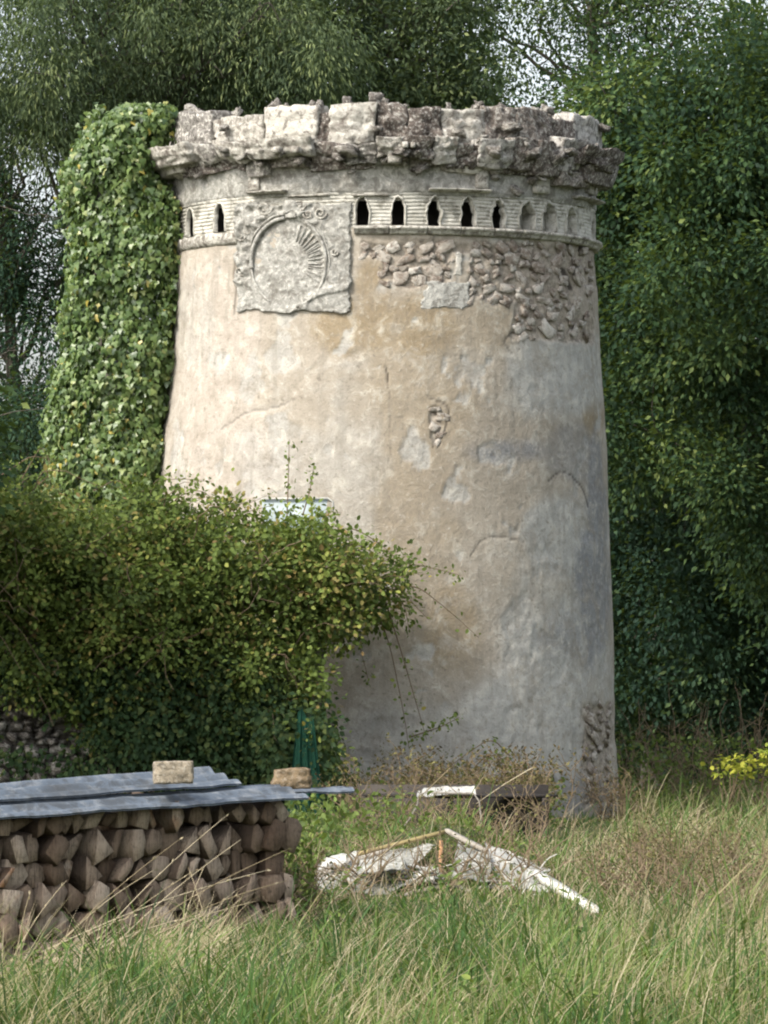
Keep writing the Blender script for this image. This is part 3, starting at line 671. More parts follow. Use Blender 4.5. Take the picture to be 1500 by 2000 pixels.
# ------------------------------------------------------------------ board on the tower
p_, z_ = surf(600, 1010); 
bd = empty('panel_board', P(598, 1040, 59.9), 'pale blue-grey board with a rounded corner leaning on the tower behind the brambles', 'board')
mb = MB(); oy = 59.35
def rrect(x0, y0, x1, y1, d, th, rad=10):
    pts_ = [(x0, y1), (x1, y1)]; pts_ += [(x1 - rad + rad * math.cos(a), y0 + rad - rad * math.sin(a)) for a in np.linspace(0, np.pi / 2, 6)] + [(x0, y0)]
    f = np.array([P(a, b, d) for a, b in pts_]); k = len(f); V = np.vstack([f, f + (0, th, 0)])
    return V, [np.array([(i, (i + 1) % k, (i + 1) % k + k, i + k) for i in range(k)]), np.array([list(range(k))[::-1], list(range(k, 2 * k))])]
V, Fs = rrect(512, 973, 650, 1060, 59.3, .03); mb.addm(V, Fs); put('panel', mb, M['board'], bd)
mb = MB(); tube(mb, [P(510, 974, 59.28), P(580, 974, 59.28), P(640, 973, 59.28), P(650, 980, 59.28), P(651, 1060, 59.28)], .012, 6); put('rim', mb, M['plastic'], bd, True)

# ------------------------------------------------------------------ trees
def infr(pos, m=120):
    x, y = proj(pos); return (x > -m) & (x < 1500 + m) & (y > -m) & (y < 2100)
def blob_clusters(blobs, ncl, r):
    B = np.array(blobs, float); vol = B[:, 3] * B[:, 4] * B[:, 5]; pr = vol ** .75; pr /= pr.sum()
    k = r.choice(len(B), ncl, p=pr); d = unit(r.normal(size=(ncl, 3))); rad = r.uniform(.12, 1, ncl) ** .42
    return B[k, :3] + d * rad[:, None] * B[k, 3:6], d, rad
CL = 16
def tree(name, label, base, blobs, ncl, per, size, mat, seed, T=T_RH, aspect=1.0, droop=.3, sig=.22, limbs=30, trunk_r=.22, group='trees behind the tower', cat='tree', gaps=(), twigs=0, bias=0., cut=None):
    r = np.random.default_rng(seed); root = empty(name, base, label, cat, group)
    nc = max(8, int(ncl / CL)); cc0, dd0, _ = blob_clusters(blobs, nc, r); kk = r.integers(0, nc, ncl); crad = r.uniform(.28, .62, nc)
    dl = unit(r.normal(size=(ncl, 3)) + dd0[kk] * .6 + (-.15, -.25, .35)); c = cc0[kk] + dl * (crad[kk] * r.uniform(.55, 1, ncl))[:, None] * (1, 1, .8)
    ctone = r.normal(0, .2, nc)[kk]; fill = r.random(ncl) < .30; c3, d3, _ = blob_clusters(blobs, ncl, r); c[fill] = c3[fill]; ctone[fill] -= .2; d = dl; rad = crad[kk]  # fill clusters get a darker tone, painting shade within the crown
    if cut is not None: k_ = cut(c); c, d, rad, ctone = c[k_], d[k_], rad[k_], ctone[k_]
    for g_ in gaps:                                  # open places in the crown
        q = ((c - np.array(g_[:3])) / np.array(g_[3:6])); dd = (q ** 2).sum(1); k_ = (dd > 1) | (r.random(len(c)) < g_[6]); c, d, rad, ctone = c[k_], d[k_], rad[k_], ctone[k_]
    vis = infr(c, 160)
    mb = MB()
    for sel, mul, pp in ((vis, 1.0, per), (~vis, 2.4, max(3, per // 7))):
        cc = np.repeat(c[sel], pp, 0); dd = np.repeat(d[sel], pp, 0); N = len(cc)
        if not N: continue
        off = r.normal(size=(N, 3)) * sig; pos = cc + off
        ax = unit(off + .5 * dd * sig * 2 + r.normal(size=(N, 3)) * .12 + np.array([0, 0, -droop * sig * 3]))
        nr = unit(dd * .5 + np.array([-.15, -.2, .8]) + r.normal(size=(N, 3)) * .55)
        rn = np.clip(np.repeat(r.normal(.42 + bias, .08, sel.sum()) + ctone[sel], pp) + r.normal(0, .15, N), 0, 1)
        leafset(mb, T, pos, ax, nr, size * mul * r.uniform(.65, 1.3, N), rn, aspect)
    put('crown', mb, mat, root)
    mb = MB(); top = np.array(blobs)[:, :3].mean(0); bs = np.array(base, float)
    H = top[2] * 1.0; tr = wander(bs - (0, 0, .3), [bs[0] * .6 + top[0] * .4, bs[1], H], 12, .5, seed); tube(mb, tr, np.linspace(trunk_r, trunk_r * .35, 12), 8); put('trunk', mb, M['bark'], root, True)
    mb = MB(); ok = np.where(vis)[0] if vis.any() else np.arange(len(c))
    for q in range(limbs):
        tgt = c[r.choice(ok)] if q % 4 else c[r.integers(len(c))]
        k0 = int(np.clip(np.searchsorted(tr[:, 2], tgt[2] - 1.2 - r.uniform(0, 1.5)), 2, 11)); p0 = tr[k0]
        pth = wander(p0, tgt, 9, .45, seed * 3 + q); r0 = trunk_r * .28 * r.uniform(.5, 1)
        tube(mb, pth, np.linspace(r0, .008, 9), 5, cap=False)
        for t_ in range(4 + twigs):
            a = pth[r.integers(3, 9)]; b = a + unit(r.normal(size=3) + (0, 0, .2)) * r.uniform(.4, 1.3)
            tube(mb, wander(a, b, 5, .15, q * 5 + t_), np.linspace(.012, .003, 5), 4, cap=False)
    put('branch', mb, M['bark'], root, True)
    return root
def W(px, py, d, rx, ry, rd):   # ellipsoid given by its middle as seen, radii in metres
    p = P(px, py, d); return (p[0], p[1], p[2], rx, rd, ry)
tree('willow_tree', 'grey-green fine-leaved willow arching above the left half of the tower top', (-4.2, 73, 0),
     [W(60, 120, 71, 1.5, 1.3, 1.4), W(250, 60, 72, 1.6, 1.2, 1.5), W(430, 100, 72.5, 1.5, 1.1, 1.4), W(560, 130, 72, 1.2, .95, 1.3), W(330, -150, 73, 2.6, 1.8, 2), W(100, -250, 73, 2.4, 1.8, 2), W(60, 250, 71, .8, .6, 1), W(180, 200, 72, 1.1, .6, 1), W(330, 190, 73, 1.2, .6, 1.)],
     5200, 22, .097, M['l_willow'], 21, aspect=.42, droop=.8, sig=.2, limbs=44, trunk_r=.25, twigs=3, bias=.05, gaps=[W(50, 350, 72, .45, .3, 3) + (.1,), W(380, 185, 72, .25, .15, 3) + (.2,)])
tree('dark_tree', 'dark sparse tree behind the ivy with sky showing between its branches', (-5.3, 75, 0),
     [W(30, 330, 74, 1.0, .5, 1.0), W(70, 480, 74, .9, .55, .9), W(20, 600, 74, .8, .5, .9), W(110, 640, 74, .6, .4, .8), W(20, 800, 74, 1.1, .6, 1.), W(100, 420, 75, .7, .4, .7), W(40, 250, 74, 1.2, .6, .8), W(60, 860, 73, 1.2, .7, 1), W(120, 740, 74, .6, .4, .7), W(-150, 400, 75, 1.5, 2.2, 1.5), W(130, 830, 74, .8, .5, 1), W(-100, 0, 76, 2, 2, 1.5), W(90, 560, 75, .5, .3, .7)],
     2400, 24, .083, M['l_dark'], 22, aspect=.8, sig=.2, limbs=50, trunk_r=.2, twigs=4, gaps=[W(50, 350, 74, .42, .35, 3) + (.15,), W(75, 690, 74, .42, .45, 3) + (.12,)])
tree('grey_green_tree', 'dull green tree rising directly behind the middle of the tower top', (.4, 76, 0),
     [W(620, 70, 75, 1.6, 1.3, 1.5), W(800, 110, 75, 1.3, 1.1, 1.4), W(890, 60, 75, .7, 1.2, 1.3), W(700, -160, 76, 2.6, 1.9, 2), W(730, 220, 75, 2., .7, 1.2), W(480, 180, 75, 1.5, .8, 1.2), W(880, 180, 75, .6, .6, 1.), W(550, 400, 77, 2.4, 1.6, 1.3), W(850, 400, 77, 2.2, 1.2, 1.3)],
     3000, 23, .097, M['l_willow'], 23, aspect=.8, sig=.2, limbs=34, trunk_r=.25, bias=.06)
tree('broad_green_tree', 'tall leafy green tree filling the right side beside the tower', (6.9, 71, 0),
     [W(1330, 300, 69, 1.5, 1.3, 1.5), W(1440, 240, 68, 1.2, 1.2, 1.4), W(1200, 330, 70, .9, 1.0, 1.2), W(1150, 250, 71, .6, .5, 1.), W(1230, 500, 70, 1.2, 1.2, 1.3), W(1420, 560, 68, 1.3, 1.2, 1.5), W(1270, 780, 70, 1.2, 1.4, 1.4), W(1450, 860, 69, 1.0, 1.4, 1.3), W(1300, 180, 70, 1.0, .5, 1.1), W(1480, 130, 69, .6, .7, 1.1), W(1650, 300, 69, 1.8, 3.0, 2), W(1600, 900, 69, 1.5, 3, 1.8)],
     5000, 22, .098, M['l_green'], 24, aspect=1.0, sig=.2, limbs=34, trunk_r=.28)
tree('shade_toned_tree', 'tree with shade-dark green leaves low on the right behind the tall leafy one', (4.0, 77, 0),
     [W(1240, 1000, 73, 1.3, 1.3, 1.3), W(1400, 1050, 72, 1.3, 1.2, 1.3), W(1300, 1230, 72, 1.6, 1.0, 1.2), W(1470, 1250, 72, 1.2, 1.0, 1.2), W(1250, 1380, 73, 1.3, .7, 1.2), W(1440, 1400, 73, 1.4, .7, 1.2), W(1230, 700, 75, 1.3, 1.6, 1.2), W(1420, 750, 75, 1.4, 1.6, 1.2), W(1650, 1200, 73, 1.5, 1.8, 1.5)],
     3000, 23, .098, M['l_dark'], 25, aspect=1.0, sig=.22, limbs=20, trunk_r=.22)  # dark leaf colour carries the shade low on the right
tree('high_tree', 'thin-leaved tree top with bright sky gaps above the tower right edge', (3.2, 80, 0),
     [W(1040, 60, 79, .8, .7, .8), W(1230, 60, 79, .9, .5, .9), W(1400, 40, 79, 1.1, .5, .9), W(1150, 0, 80, 1.8, .45, 1), W(1010, 190, 79, .6, .4, .8), W(1080, 130, 80, .6, .4, .7), W(1120, -220, 81, 3.5, 1.5, 2), W(1480, 60, 79, .7, .6, .8)],
     1500, 25, .085, M['l_green'], 26, aspect=.9, sig=.22, limbs=22, trunk_r=.22, twigs=3, bias=.1, gaps=[W(1060, 110, 79, .42, .42, 3) + (.25,), W(1000, 170, 79, .3, .25, 3) + (.3,)])
tree('unseen_shade_tree', 'small unseen tree placed outside the left edge to shade the wall and brambles', (-6.4, 53.6, 0), [(-6.2, 53.8, 4.7, 1.5, 1.7, 1.2), (-5.2, 53.2, 4.4, 1.1, 1.2, 1.1), (-6.4, 55.2, 4.5, 1., 1.2, 1.1)],  # unseen tree, added to throw shade on the wall and lower brambles
     1500, 20, .12, M['l_green'], 27, sig=.2, limbs=16, trunk_r=.13, group=None)
# far wood that closes the view low down
r = np.random.default_rng(40); mb = MB()
def farwall(n, px0, px1, ytop, d0, d1, size, seed):
    r = np.random.default_rng(seed); d = r.uniform(d0, d1, n); x = (r.uniform(px0, px1, n) - 750) * d / FPX
    pxv = 750 + x / d * FPX; zt = EYE + (HOR - ytop(pxv)) * d / FPX * 1.0 + fbm(np.c_[x * .8, d * .3, d * 0], 3) * 1.2
    z = r.uniform(0, 1, n) * np.maximum(zt, .5); pos = np.c_[x, d, z]
    leafset(mb, T_RH, pos, unit(r.normal(size=(n, 3))), unit(r.normal(size=(n, 3)) * .7 + (0, -.5, .5)), size * r.uniform(.6, 1.3, n), r.random(n), 1.3)
farwall(15000, -250, 420, lambda p: np.interp(p, [-200, 0, 150, 300, 420], [820, 870, 900, 880, 700]), 82, 90, .26, 41)
farwall(42000, 380, 1800, lambda p: np.interp(p, [380, 500, 950, 1060, 1180, 1500], [500, 320, 330, 330, 280, 250]), 84, 94, .26, 42)
farwall(26000, 120, 985, lambda p: np.interp(p, [120, 200, 900, 985], [250, -80, -80, 120]), 83, 92, .22, 43)
farwall(9000, 1090, 1800, lambda p: np.interp(p, [1090, 1160, 1280, 1350, 1500], [260, 170, 190, 130, 60]), 82, 88, .22, 44)
put('far_woodland', mb, M['l_far'], kind='stuff', label='dark wood closing the view far behind the trees', cat='woodland')

# ------------------------------------------------------------------ ivy on the left flank
ivy = empty('ivy', (-3.1, 61.6, 0), 'bright green ivy column climbing the left flank of the tower', 'ivy')
iy = np.array([205, 230, 260, 330, 400, 450, 520, 600, 680, 750, 850, 950, 1100]); il = np.array([240, 190, 168, 130, 138, 150, 152, 138, 130, 112, 100, 100, 100]); ir = np.array([335, 345, 318, 300, 338, 345, 342, 338, 326, 322, 314, 300, 300])
r = np.random.default_rng(50)
def ivyl(n, lo, hi, size, flare=0):
    pyv = r.uniform(205, 1080, n); th = r.uniform(-np.pi * .62, np.pi * .62, n)      # th=0 faces the camera
    L, Rt = np.interp(pyv, iy, il), np.interp(pyv, iy, ir); c = (L + Rt) / 2; hw = (Rt - L) / 2
    cpos = np.stack([(c - 750) * .00615, np.full(n, 61.6), EYE + (HOR - pyv) * .00615], 1)
    u = np.c_[np.sin(th) * 1.2, cpos[:, 2] * 1.1, np.cos(th) * 1.2]; bump = fbm(u * 1.5, 3) * .38 + fbm(u * 4.5, 2) * .16
    sqz = (np.abs(np.sin(th)) ** 4 + np.abs(np.cos(th)) ** 4) ** -.25; k0 = r.uniform(lo, hi, n) * sqz; rx = hw * .00615 * (1 + bump * .6) * k0; ry = .55 * (1 + bump) * k0
    top = sstep(205, 240, pyv) * .3 + .7
    pos = cpos + np.stack([np.sin(th) * rx, -np.cos(th) * ry * top, np.zeros(n)], 1)
    nr = unit(np.stack([np.sin(th) - .15, -np.cos(th), np.full(n, .45) + .5 * (1 - top)], 1) + r.normal(size=(n, 3)) * .62)
    ax = unit(np.stack([r.normal(0, .35, n), r.normal(0, .25, n), np.full(n, -1.)], 1) + nr * .1)
    return pos, ax, nr, size * r.uniform(.65, 1.3, n), np.clip(r.normal(.5, .2, n) + sstep(600, 900, pyv) * .12, 0, 1)
def thin(t, lo):
    k = (fbm(t[0] * 3.2 + 3, 3) < (.24 if lo > .85 else .6)); return tuple(q[k] for q in t)
mb = MB()
for n, lo, hi in ((13500, .90, 1.06), (9000, .70, .93), (2500, .5, .75), (1300, 1.04, 1.16)): leafset(mb, T_IV, *thin(ivyl(n, lo, hi, .074), lo))
IVYMB = mb
lm = []
for s in range(6):
    b = MB(); tv, tf = T_IV; b.add(tv * (1, 1, 1.0 + .5 * s), tf, .35 + .12 * s); lm.append(b.mesh('leaf', M['l_ivy']))
pos, ax, nr, sz, rn = ivyl(1400, 1.0, 1.08, .08); k_ = np.where((nr[:, 1] < -.4))[0][:285]
from mathutils import Matrix
for q, i in enumerate(k_):
    y = unit(ax[i]); x = unit(np.cross(y, nr[i])); z = np.cross(x, y)
    o = inst('leaf', lm[q % 6], ivy, pos[i], sc=(sz[i],) * 3)
    o.rotation_euler = Matrix(((x[0], y[0], z[0]), (x[1], y[1], z[1]), (x[2], y[2], z[2]))).to_euler()
mb = IVYMB
for q in range(70):       # loose shoots hanging off the mass
    y_ = r.uniform(215, 1000); sd_2 = r.random() < .6; x_ = np.interp(y_, iy, il if sd_2 else ir); a = P(x_ + (8 if sd_2 else -12), y_, 61.3); e = a + np.array([r.uniform(-.22, 0) if sd_2 else r.uniform(-.05, .16), -r.uniform(0, .2), r.uniform(-.35, .12)])
    pth = wander(a, e, 8, .06, q + 900); nl = 16; k_ = r.integers(0, 8, nl); leafset(mb, T_IV, pth[k_] + r.normal(size=(nl, 3)) * .03, unit(r.normal(size=(nl, 3)) * .5 + (0, 0, -1)), unit(r.normal(size=(nl, 3)) * .5 + (-.2, -.8, .4)), .065 * r.uniform(.6, 1.3, nl), np.clip(r.normal(.55, .2, nl), 0, 1))
put('leaf_mass', mb, M['l_ivy'], ivy, kind='stuff')
mb = MB()
for q in range(9):
    a = P(150 + q * 18, 1150, 61.5); b = P(190 + q * 15, 260 + 30 * (q % 3), 61.7); tube(mb, wander(a, b, 16, .3, q), np.linspace(.035, .008, 16), 5)
put('stem', mb, M['bark'], ivy, True)

# ------------------------------------------------------------------ old wall under the brambles
wl = empty('stone_wall', P(160, 1560, 57), 'overgrown grey rubble stone wall under the brambles behind the woodpile', 'wall')
WA = P(-180, 1600, 56.6); WB_ = P(640, 1600, 58.0)
def wallp(px, py, off=0.0):
    t = (px + 180) / 820.; d = 56.6 + 1.4 * t - off; return P(px, py, d)
gx = np.arange(-180, 640, 14.); gy = np.arange(1240, 1640, 12.); A, B = np.meshgrid(gx, gy, indexing='ij')
V = np.array([wallp(a, b) for a, b in zip(A.ravel(), B.ravel())]); V[:, 1] += fbm(V * 4, 3) * .06; mb = MB(); mb.add(V, grid_faces(len(gx), len(gy)))
V2 = V + (0, .6, 0); mb.add(V2, grid_faces(len(gx), len(gy)))
tp = np.vstack([V.reshape(len(gx), len(gy), 3)[:, 0], V2.reshape(len(gx), len(gy), 3)[:, 0]]); n = len(gx); mb.add(tp, [(i, i + 1, i + 1 + n, i + n) for i in range(n - 1)])
put('mortar_core', mb, M['wallcore'], wl, True)
WS = []
for s in range(7):
    b = MB(); v, f = rocklike(3, s + 20, .34, .6, 1.6); b.add(v, f); WS.append(b.mesh('wall_stone', M['wallstone'], True))
r = np.random.default_rng(60); cnt = 0; wp = []
for szz, tr_ in ((34, 250), (24, 1200), (16, 2500)):
    for _ in range(tr_):
        x_, y_, q = r.uniform(-60, 345), r.uniform(1350, 1570), szz * r.uniform(.8, 1.2)
        if all(abs(a - x_) > (b_ + q) * .46 or abs(c_ - y_) > (b_ + q) * .33 for a, c_, b_ in wp): wp.append((x_, y_, q))
for x_, y_, q in wp[:290]:
    c = wallp(x_, y_, .04 + r.uniform(-.03, .03)); inst('wall_stone', WS[r.integers(7)], wl, c, (0, r.uniform(-.5, .5), r.uniform(-.3, .3)), (q * .0057 / 2, .1, q * .0057 / 2 * r.uniform(.55, .85))); cnt += 1

# ------------------------------------------------------------------ brambles
br = empty('bramble_thicket', P(350, 1600, 57.5), 'big sprawling olive-green bramble thicket against the tower foot', 'bramble')
BB = [W(20, 1090, 57, 1.0, .78, 1.2), W(150, 1110, 57, 1.0, .78, 1.2), W(260, 1130, 57.3, .9, .75, 1.2), W(390, 1140, 57.6, .8, .62, 1.1), W(490, 1120, 57.7, .75, .66, 1.), W(590, 1115, 57.8, .7, .62, .9), W(680, 1130, 58, .5, .45, .8), W(715, 1150, 58.3, .33, .35, .6),
      W(80, 1250, 57, 1.3, .6, 1.), W(300, 1270, 57.2, 1.2, .55, 1.), W(500, 1230, 57.4, .9, .5, 1.), W(650, 1215, 58, .5, .3, .7), W(-130, 1130, 57, 1.2, 1.0, 1.3), W(610, 1310, 57.2, .28, .5, .3), W(600, 1420, 57.2, .22, .4, .3), W(330, 1050, 57.6, .45, .5, .8), W(620, 1500, 57.2, .28, .3, .3), W(380, 1370, 57, .8, .3, .25), W(520, 1340, 57, .6, .45, .3), W(180, 1350, 56.8, .9, .22, .25), W(600, 1400, 55.6, .10, .25, .1)]
r = np.random.default_rng(70); ncl = 7800
nc = 400; cc0, dd0, _ = blob_clusters(BB, nc, r); cc0 = cc0 + dd0 * np.clip(r.normal(0, .13, nc), -.12, .34)[:, None]; kk = r.integers(0, nc, ncl); d = unit(r.normal(size=(ncl, 3)) + dd0[kk] * .7 + (-.1, -.3, .5))
c = cc0[kk] + d * (r.uniform(.16, .36, nc)[kk] * r.uniform(.5, 1, ncl))[:, None] * (1, 1, .75); btone = r.normal(0, .18, nc)[kk]
fill = r.random(ncl) < .28; c3, _, _ = blob_clusters(BB, ncl, r); c[fill] = c3[fill]; per = 12; N = ncl * per; cc = np.repeat(c, per, 0); dd = np.repeat(d, per, 0); off = r.normal(size=(N, 3)) * .10
mb = MB(); rn = np.clip(np.repeat(r.normal(.52, .1, ncl) + btone, per) + r.normal(0, .17, N), 0, .96)
hot = np.repeat(fbm(c * .9 + 4, 3) > .33, per); rn = np.where(hot & (r.random(N) < .35), r.uniform(.85, .96, N), rn)
rn = np.where(r.random(N) < .035, r.uniform(.96, 1, N), rn)
leafset(mb, T_OV, cc + off, unit(off + dd * .05 + r.normal(size=(N, 3)) * .06 + (0, 0, -.05)), unit(dd * .6 + (-.1, -.3, .7) + r.normal(size=(N, 3)) * .45), .062 * r.uniform(.6, 1.4, N), rn, 1.15)
# sprays that stick out of the outline, each on a cane
cm = MB()
sprays = [((300, 1050), (345, 970), (390, 955), (430, 985)), ((370, 1030), (400, 1010), (450, 975)), ((560, 1020), (563, 940), (565, 852)), ((590, 1010), (605, 960), (615, 900)), ((620, 1040), (690, 1030), (740, 1060), (790, 1105)), ((700, 1090), (790, 1100), (840, 1108), (905, 1125)), ((740, 1130), (790, 1180), (800, 1235)),
          ((740, 1160), (810, 1140), (880, 1195), (940, 1250)), ((745, 1150), (780, 1260), (815, 1380), (835, 1450)), ((720, 1160), (760, 1250), (790, 1400), (800, 1470)), ((560, 1200), (600, 1260), (625, 1380), (640, 1480)), ((0, 930), (60, 890), (120, 900)), ((180, 960), (230, 935), (280, 980)), ((640, 1200), (700, 1250), (720, 1330)), ((800, 1440), (860, 1420), (900, 1400)), ((350, 1060), (420, 1030), (480, 1000), (540, 985)),
          ((40, 940), (80, 870), (100, 905)), ((270, 1000), (300, 1010), (340, 1075)), ((580, 1400), (600, 1450), (585, 1540)), ((1000, 1480), (960, 1440), (900, 1480), (850, 1520)), ((880, 1560), (950, 1470), (1030, 1500))]
for q, sp in enumerate(sprays):
    sp = np.array(sp, float); t = np.linspace(0, len(sp) - 1, 22); xx = np.interp(t, range(len(sp)), sp[:, 0]); yy = np.interp(t, range(len(sp)), sp[:, 1])
    xx = np.convolve(np.pad(xx, 2, 'edge'), np.ones(5) / 5, 'valid'); yy = np.convolve(np.pad(yy, 2, 'edge'), np.ones(5) / 5, 'valid')
    dpt = 58.4 if xx.mean() > 640 else 57.9
    pth = np.array([P(a, b, dpt) for a, b in zip(xx, yy)]); tube(cm, pth, np.linspace(.009, .003, 22), 5)
    nl = 46 if q not in (7,) else 22; k_ = r.integers(1, 22, nl); ps = pth[k_] + r.normal(size=(nl, 3)) * .045
    leafset(mb, T_OV, ps, unit(r.normal(size=(nl, 3)) + (0, 0, -.5)), unit(r.normal(size=(nl, 3)) * .6 + (0, -.5, .6)), .05 * r.uniform(.6, 1.4, nl), np.clip(r.normal(.5, .2, nl), 0, 1), 1.15)
for q in range(150):      # arching canes through the mass
    a = c[r.integers(ncl)]; b = a + np.array([r.uniform(-.9, .9), r.uniform(-.6, -.1), r.uniform(-.7, .5)]); pth = wander(a, b, 8, .25, q); pth[:, 2] += .2 * np.sin(np.linspace(0, np.pi, 8)); tube(cm, pth, np.linspace(.008, .003, 8), 4, cap=False)
for q in range(130):      # ragged shoots around the outline
    i_ = r.integers(ncl); a = c[i_]; b = a + np.array([r.normal(.05, .35), -r.uniform(0, .3), r.uniform(.05, .45)]); pth = wander(a, b, 10, .12, q + 400); pth[:, 2] += .08 * np.sin(np.linspace(0, np.pi, 10)); tube(cm, pth, np.linspace(.006, .002, 10), 4, cap=False)
    nl = 22; k_ = r.integers(2, 10, nl); leafset(mb, T_OV, pth[k_] + r.normal(size=(nl, 3)) * .035, unit(r.normal(size=(nl, 3))), unit(r.normal(size=(nl, 3)) * .6 + (0, -.4, .6)), .052 * r.uniform(.6, 1.4, nl), np.clip(r.normal(.6, .2, nl), 0, 1), 1.1)
put('leaf_mass', mb, M['l_bramble'], br, kind='stuff'); put('cane', cm, M['cane'], br, True, kind='stuff')
# wall ivy, shade put into its leaf colour
ui = empty('wall_ivy', P(380, 1560, 57), 'ivy in painted shade tones hanging over the wall face under the brambles', 'ivy')
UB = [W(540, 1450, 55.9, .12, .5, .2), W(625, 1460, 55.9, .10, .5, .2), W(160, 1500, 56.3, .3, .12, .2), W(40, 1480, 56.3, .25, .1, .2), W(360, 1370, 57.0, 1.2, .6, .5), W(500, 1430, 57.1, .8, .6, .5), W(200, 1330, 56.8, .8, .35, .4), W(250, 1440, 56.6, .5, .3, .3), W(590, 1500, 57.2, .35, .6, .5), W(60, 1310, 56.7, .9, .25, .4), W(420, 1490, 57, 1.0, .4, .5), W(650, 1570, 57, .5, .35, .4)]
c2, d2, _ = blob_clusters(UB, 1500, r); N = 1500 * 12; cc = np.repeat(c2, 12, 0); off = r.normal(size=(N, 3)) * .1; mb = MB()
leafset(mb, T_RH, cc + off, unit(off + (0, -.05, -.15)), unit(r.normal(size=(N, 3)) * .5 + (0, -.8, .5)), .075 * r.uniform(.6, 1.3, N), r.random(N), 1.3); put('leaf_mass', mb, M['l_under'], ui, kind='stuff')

# ------------------------------------------------------------------ woodpile under roof sheets
PA = P(-160, 1333, 31.2); PB = P(566, 1333, 33.0); PA[2] = PB[2] = 0
pu = unit(PB - PA); pn = np.array([pu[1], -pu[0], 0])      # pn points to the viewer side
if pn[1] > 0: pn = -pn
PL = np.linalg.norm(PB - PA)
def topz(s): return np.interp(s, [0, PL], [.74, .79])
r = np.random.default_rng(80)
rows = []; z = -.33; shapes = ['wedge-shaped', 'half-round', 'squarish', 'slab-like', 'three-sided']
rowh = [.17, .17, .17, .18, .16, .18, .15]
toneN = 0
ordn = ['bottom', 'second', 'third', 'fourth', 'fifth', 'top']
tot = 0
ORD = 'first second third fourth fifth sixth seventh eighth ninth tenth eleventh twelfth thirteenth fourteenth fifteenth sixteenth seventeenth eighteenth nineteenth twentieth'.split()
ORD += ['twenty-' + o for o in ORD[:9]] + ['thirtieth'] + ['thirty-' + o for o in ORD[:9]]
for ri, rh in enumerate(rowh):
    s = r.uniform(0, .08); idx = 0; row = []
    while s < PL - .05:
        w_ = r.uniform(.075, .175); row.append((s, w_)); s += w_ * .97
    m_ = len(row)
    for k, (s0, w_) in enumerate(row):
        h = rh * (r.uniform(.9, 1.35) if ri < 6 else r.uniform(.8, 1.0)); sh = r.integers(5)
        if sh == 0: q = [(-.5, -.5), (0, -.42), (.5, .5), (.1, .45), (-.3, .15)]
        elif sh == 1: q = [(-.5, -.42), (-.1, -.5), (.3, -.38), (.5, .0), (.4, .4), (.1, .5), (-.42, .52)]
        elif sh == 2: q = [(-.48, -.48), (.45, -.5), (.5, .4), (.1, .5), (-.5, .42)]
        elif sh == 3: q = [(-.3, -.5), (.3, -.45), (.38, .1), (.25, .5), (-.3, .5), (-.38, 0)]
        else: q = [(-.55, -.5), (.55, -.42), (.05, .58)]
        q = np.array(q) * (w_ * 1.02, h * 1.0) * 1.0; a = r.uniform(-.75, .75); q = q @ np.array([[math.cos(a), math.sin(a)], [-math.sin(a), math.cos(a)]])
        q = q + r.uniform(-.016, .016, q.shape); q = q * r.uniform(.80, .99)
        L = r.uniform(.72, .85); out = r.uniform(-.09, .08); n = len(q)
        oc = PA + pu * (s0 + w_ / 2); zc = z + rh / 2 + (s0 / PL) * .07 * (ri + 1) / 7
        lvl = [(0.0, .985), (-.004, 1.0), (-L * .5, 1.0), (-L, .97)]
        V = []
        tw = r.uniform(-.1, .1, 2)
        for t_, k2 in lvl:
            for (u_, v_) in q * k2: V.append(pu * (u_ + tw[0] * t_) + pn * (t_ + out + .12 * u_ * tw[1] * 6) + np.array([0, 0, v_ + tw[1] * t_]))
        V = np.array(V) + oc + (0, 0, zc)
        F = [(i * n + j, i * n + (j + 1) % n, (i + 1) * n + (j + 1) % n, (i + 1) * n + j) for i in range(3) for j in range(n)]
        rr_ = np.zeros(len(V)); bark = r.random() < .35; rr_[n:] = .75 if bark else .15
        mb = MB(); mb.addm(V, [np.array(F), np.array([list(range(n))[::-1]]), np.array([list(range(3 * n, 4 * n))])], rr_)
        oo = oc + np.array([0, 0, zc - h / 2])
        row_n = ['bottom row', 'second lowest row', 'third lowest row', 'middle row', 'third highest row', 'second highest row', 'top row'][ri]
        kk = m_ - k
        lab = f'{shapes[sh]} log, {ORD[kk - 1]} from right end in {row_n} of the woodpile'
        o = put('firewood_log', mb, M['log'], None, origin=oo, label=lab, cat='log', group='split logs stacked in the woodpile'); tot += 1
    z += rh * .93
